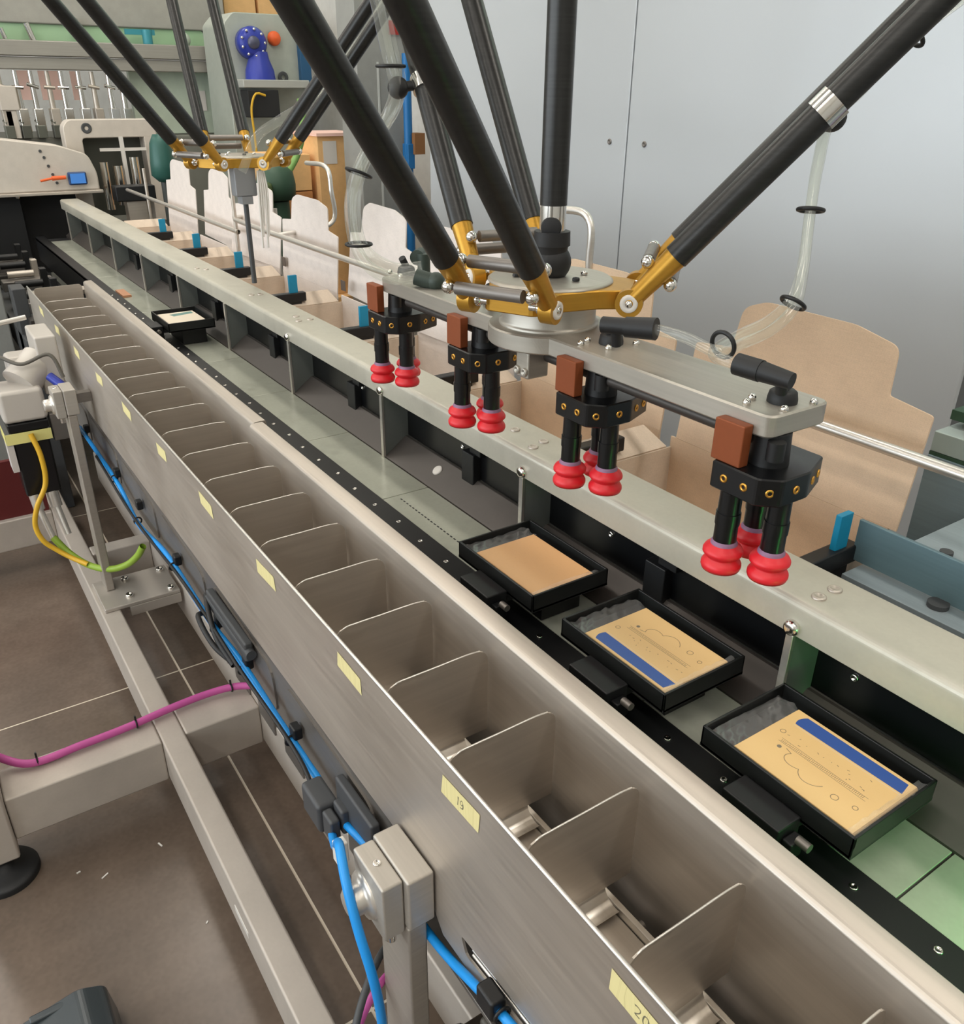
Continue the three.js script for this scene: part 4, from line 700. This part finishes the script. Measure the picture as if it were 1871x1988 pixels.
{
  const t = thing('filling_machine', 'long grey machine with glazed green strip and rows of bright nozzles far behind', 'machine', [1.4, 0, -6.4]);
  part('lower_body', box(0.3, 2.17, 0, 1.22, -7.0, -6.1, 0.01), M(0x83847b, 0.6, 0.15, { map: wornMap }), t);
  part('cross_beam', [box(0.3, 2.17, 1.655, 1.735, -6.15, -6.05, 0.006), box(0.3, 2.17, 1.585, 1.65, -6.18, -6.07, 0.006)], M(0xa5a29a, 0.45, 0.35, { map: brushMap }), t);
  part('roof_panel', box(0.3, 2.17, 1.83, 2.25, -6.9, -6.28, 0.01), M(0xa8a69e, 0.55, 0.15, { map: wornMap }), t);
  part('green_window', box(0.3, 2.17, 1.735, 1.83, -6.33, -6.30), M(0xa4c6a0, 0.25, 0.0), t, { label: 'pale green glazed strip' });
  part('green_panel', box(1.48, 2.17, 1.225, 1.6, -6.25, -6.2, 0.004), paleGreen, t, { label: 'pale green back panel' });
  part('panel_label', box(1.90, 1.95, 1.36, 1.48, -6.199, -6.195), white, t);
  for (const [a, b] of [[0.86, 0.96], [1.005, 1.117], [1.19, 1.25], [0.62, 0.78]]) part('pink_panel', box(a, b, 1.42, 1.585, -6.5, -6.48), pinkish, t);
  for (let i = 0; i < 9; i++) {
    const x = 0.72 + i * 0.085 + 0.02 * rnd();
    part('nozzle', [cyl([x, 1.36, -6.1], [x, 1.58, -6.1], 0.017, 0.012, 14), cyl([x - 0.03, 1.49 + 0.02 * rnd(), -6.09], [x + 0.03, 1.49, -6.09], 0.010, 0.010, 10), box(x - 0.025, x + 0.025, 1.25, 1.38, -6.12, -6.04, 0.004)], i % 3 ? chrome : steel, t);
    part('valve', [cyl([x - 0.02, 1.30, -6.06], [x + 0.02, 1.34, -6.06], 0.022, 0.014, 12), box(x - 0.03, x + 0.02, 1.22, 1.29, -6.10, -6.03, 0.004)], i % 2 ? M(0x55564e, 0.5, 0.3) : M(0x6d6f66, 0.4, 0.5), t);
  }
  part('bright_tube', [cyl([0.98, 1.74, -6.25], [0.955, 1.83, -6.25], 0.018), cyl([1.26, 1.74, -6.25], [1.22, 1.86, -6.25], 0.026), cyl([0.83, 1.745, -6.25], [0.815, 1.80, -6.25], 0.014)], chrome, t);
  part('blue_valve', [cyl([1.63, 1.73, -6.2], [1.63, 1.82, -6.2], 0.03), box(1.5, 1.68, 1.79, 1.82, -6.22, -6.2)], M(0x3e8f9c, 0.4, 0.1), t, { label: 'teal valve' });
  part('round_valve', lathe([[0, 0.03], [0.02, 0.03], [0.03, 0.02], [0.045, 0.015], [0.045, 0]], [1.85, 1.77, -6.2], V(0, 0, 1), 20), paleGreen, t);
  part('gas_strut', cyl([1.93, 1.82, -6.03], [2.05, 1.66, -6.03], 0.009), black, t);
  part('blue_cover', box(0.66, 0.76, 1.735, 1.83, -6.09, -6.03, 0.02), blueFrame, t);
  part('white_block', [box(0.70, 0.80, 1.37, 1.50, -6.12, -6.03, 0.006)], cream, t);
  part('block_stand', box(0.72, 0.78, 1.22, 1.37, -6.12, -6.04, 0.004), cream, t);
}
{
  const t = thing('mixer_unit', 'grey machine housing with a shiny deep blue motor on its side', 'machine', [2.1, 0, -5.7]);
  part('housing', exZ(roundedPts([[1.90, 0], [2.42, 0], [2.40, 1.84], [2.32, 1.90], [1.98, 1.90], [1.92, 1.84]], 0.02), -6.0, -5.6, undefined, 0.005), M(0xb4bab0, 0.5, 0.15, { map: wornMap }), t);
  const m = part('blue_motor', [lathe([[0, 0.07], [0.05, 0.07], [0.075, 0.055], [0.088, 0.03], [0.088, -0.05], [0, -0.05]], [2.06, 1.74, -5.55], V(-0.15, 0, 1), 28), lathe([[0.09, 0], [0.085, 0.05], [0.062, 0.11], [0.055, 0.15]], [2.09, 1.545, -5.53], UP, 28)], blueMotor, t, { label: 'deep blue motor' });
  for (let i = 0; i < 9; i++) { const a = i * 0.7; part('bolt', ball([2.05 + 0.07 * Math.cos(a), 1.74 + 0.07 * Math.sin(a), -5.485], 0.009, 8, 6), chrome, m); }
  part('motor_hub', lathe([[0, 0.02], [0.03, 0.02], [0.036, 0]], [2.05, 1.74, -5.48], V(-0.15, 0, 1), 20), M(0x55576b, 0.35, 0.4), m);
  part('shelf', box(1.94, 2.36, 1.50, 1.545, -5.6, -5.42, 0.006), M(0xaeb0aa, 0.5, 0.2), t);
  part('black_box', box(1.96, 2.155, 1.34, 1.49, -5.55, -5.42, 0.006), blackMatte, t);
  part('yellow_cable', tube([[2.06, 1.46, -5.40], [2.0, 1.47, -5.39], [1.965, 1.40, -5.39], [1.965, 1.25, -5.39], [1.97, 1.1, -5.4], [1.97, 0.5, -5.5]], 0.007, 50, 8), yellowCable, t, { label: 'yellow cable' });
  part('badge', lathe([[0.012, 0.003], [0.03, 0.006], [0.034, 0]], [2.26, 1.56, -5.59], V(0, 0, 1), 20), darkGrey, t);
  part('orange_lamp', [lathe([[0, 0.04], [0.03, 0.035], [0.04, 0.015], [0.04, 0]], [2.22, 1.77, -5.59], V(0, 0, 1), 18)], orange, t, { label: 'round orange knob' });
  part('blue_edge', box(2.37, 2.44, 1.50, 1.88, -5.62, -5.56, 0.004), M(0x23557c, 0.5), t);
}
{
  const t = thing('storage_rack', 'storage rack with blue frame piece and kraft cartons at the top of the view', 'rack', [2.5, 0, -6.3]);
  part('upright', [box(2.20, 2.25, 0, 2.6, -6.5, -6.45), box(2.66, 2.70, 0, 2.6, -6.5, -6.45)], M(0x8f8f8a, 0.5, 0.2), t);
  part('shelf', box(2.18, 2.72, 1.90, 1.94, -6.8, -6.4), M(0x8f8f8a, 0.5, 0.2), t);
  part('blue_plate', box(2.55, 2.71, 1.80, 1.90, -6.44, -6.40, 0.01), blueFrame, t);
  part('dark_window', box(2.62, 2.67, 1.82, 1.87, -6.398, -6.395), M(0x4b3d38, 0.5), t);
  part('bin_shelf', box(2.40, 2.72, 1.69, 1.70, -6.8, -6.4), M(0x8f8f8a, 0.5, 0.2), t);
}
single('kraft_carton', box(2.22, 2.44, 1.94, 2.3, -6.78, -6.42, 0.004), cardKraft, 'kraft carton on the rack beside the mixer housing', 'carton', [2.33, 1.94, -6.6], 'kraft cartons on the rack');
single('kraft_carton', box(2.46, 2.70, 1.94, 2.3, -6.78, -6.42, 0.004), cardKraft, 'kraft carton on the rack above the blue plate', 'carton', [2.58, 1.94, -6.6], 'kraft cartons on the rack');
single('orange_bin', box(2.43, 2.70, 1.70, 1.79, -6.5, -6.40, 0.01), orange, 'orange red bin on the rack under the blue plate', 'bin', [2.56, 1.70, -6.45]);
single('pallet_box', box(1.7, 2.32, 0, 0.42, -5.2, -4.55, 0.005), cardKraft, 'wide kraft box on the floor carrying the carton pile', 'box', [2.0, 0, -4.87]);
{
  const t = thing('kraft_box_stack', 'tall kraft carton with a white paper sheet taped on it', 'cartons', [2.1, 0, -4.8]);
  part('carton', box(2.03, 2.28, 0.42, 1.27, -4.95, -4.62, 0.004), cardKraft, t, { label: 'tall kraft carton' });
  part('paper_sheet', box(2.06, 2.14, 1.13, 1.245, -4.619, -4.617), white, t);
  part('flap', box(2.02, 2.30, 1.27, 1.285, -4.95, -4.60), pinkish, t);
}
for (let i = 0; i < 4; i++) single('kraft_carton', [box(1.78, 2.0, 0.425 + i * 0.19, 0.61 + i * 0.19, -4.98, -4.66, 0.004), box(1.88, 1.90, 0.425 + i * 0.19, 0.611 + i * 0.19, -4.981, -4.659)], i % 2 ? cardKraft : M(0xc98d57, 0.85, 0, { map: cardMap }), ['lowest', 'second lowest', 'second highest', 'topmost'][i] + ' kraft carton in the pile beside the tall carton', 'carton', [1.89, 0.425 + i * 0.19, -4.82], 'pile of kraft cartons');
{
  const t = thing('grey_column', 'wide grey steel column with a blue conduit at its side', 'column', [2.2, 0, -4.2]);
  part('column', box(2.08, 2.36, 0, 3.8, -4.4, -4.2, 0.006), M(0xa2a39f, 0.55, 0.15, { map: wornMap }), t);
  part('light_strip', [box(2.19, 2.20, 0.9, 1.62, -4.2, -4.195), box(2.30, 2.315, 0.3, 1.2, -4.2, -4.195)], M(0xc4c6c2, 0.5), t);
  part('blue_conduit', [cyl([2.33, 0.3, -4.15], [2.33, 1.66, -4.15], 0.022), box(2.31, 2.35, 1.13, 1.25, -4.18, -4.12, 0.004)], blueFrame, t, { label: 'blue vertical conduit' });
  part('red_sign', box(2.26, 2.33, 1.74, 1.80, -4.19, -4.185), redMat, t);
  part('brown_box', box(2.34, 2.40, 1.2, 1.3, -4.18, -4.1), M(0x8a5f38, 0.7), t);
}
{
  const t = thing('green_pump', 'dark green round pump unit behind the distant cartons', 'pump', [1.68, 0, -4.4]);
  part('body', [lathe([[0, 0.12], [0.05, 0.115], [0.09, 0.08], [0.10, 0.02], [0.095, -0.05], [0, -0.06]], [1.69, 1.04, -4.4], UP, 24), cyl([1.69, 0.7, -4.4], [1.69, 0.98, -4.4], 0.06)], greenDark, t);
  part('stand', cyl([1.69, 0, -4.4], [1.69, 0.7, -4.4], 0.04), darkGrey, t);
  part('green_hose', tube([[1.74, 1.1, -4.38], [1.82, 1.2, -4.4], [1.86, 1.32, -4.4], [1.88, 1.45, -4.45]], 0.018, 30, 8), M(0x7aa457, 0.5), t, { label: 'light green hose' });
  part('dark_leaf', box(1.58, 1.64, 0.95, 1.08, -4.36, -4.30, 0.02), M(0x4a5a30, 0.6), t);
}
{
  const t = thing('green_pump', 'teal green column pump beside the arch frame', 'pump', [1.22, 0, -4.7]);
  part('body', [lathe([[0, 0.16], [0.03, 0.16], [0.05, 0.12], [0.06, 0.03], [0.062, -0.03], [0.03, -0.06], [0, -0.06]], [1.22, 1.13, -4.7], UP, 20)], M(0x2c5a52, 0.4, 0.1), t);
  part('stem', cyl([1.22, 0, -4.7], [1.22, 1.08, -4.7], 0.022), M(0x3a3d3a, 0.5), t);
}
renderer.render(scene, camera);
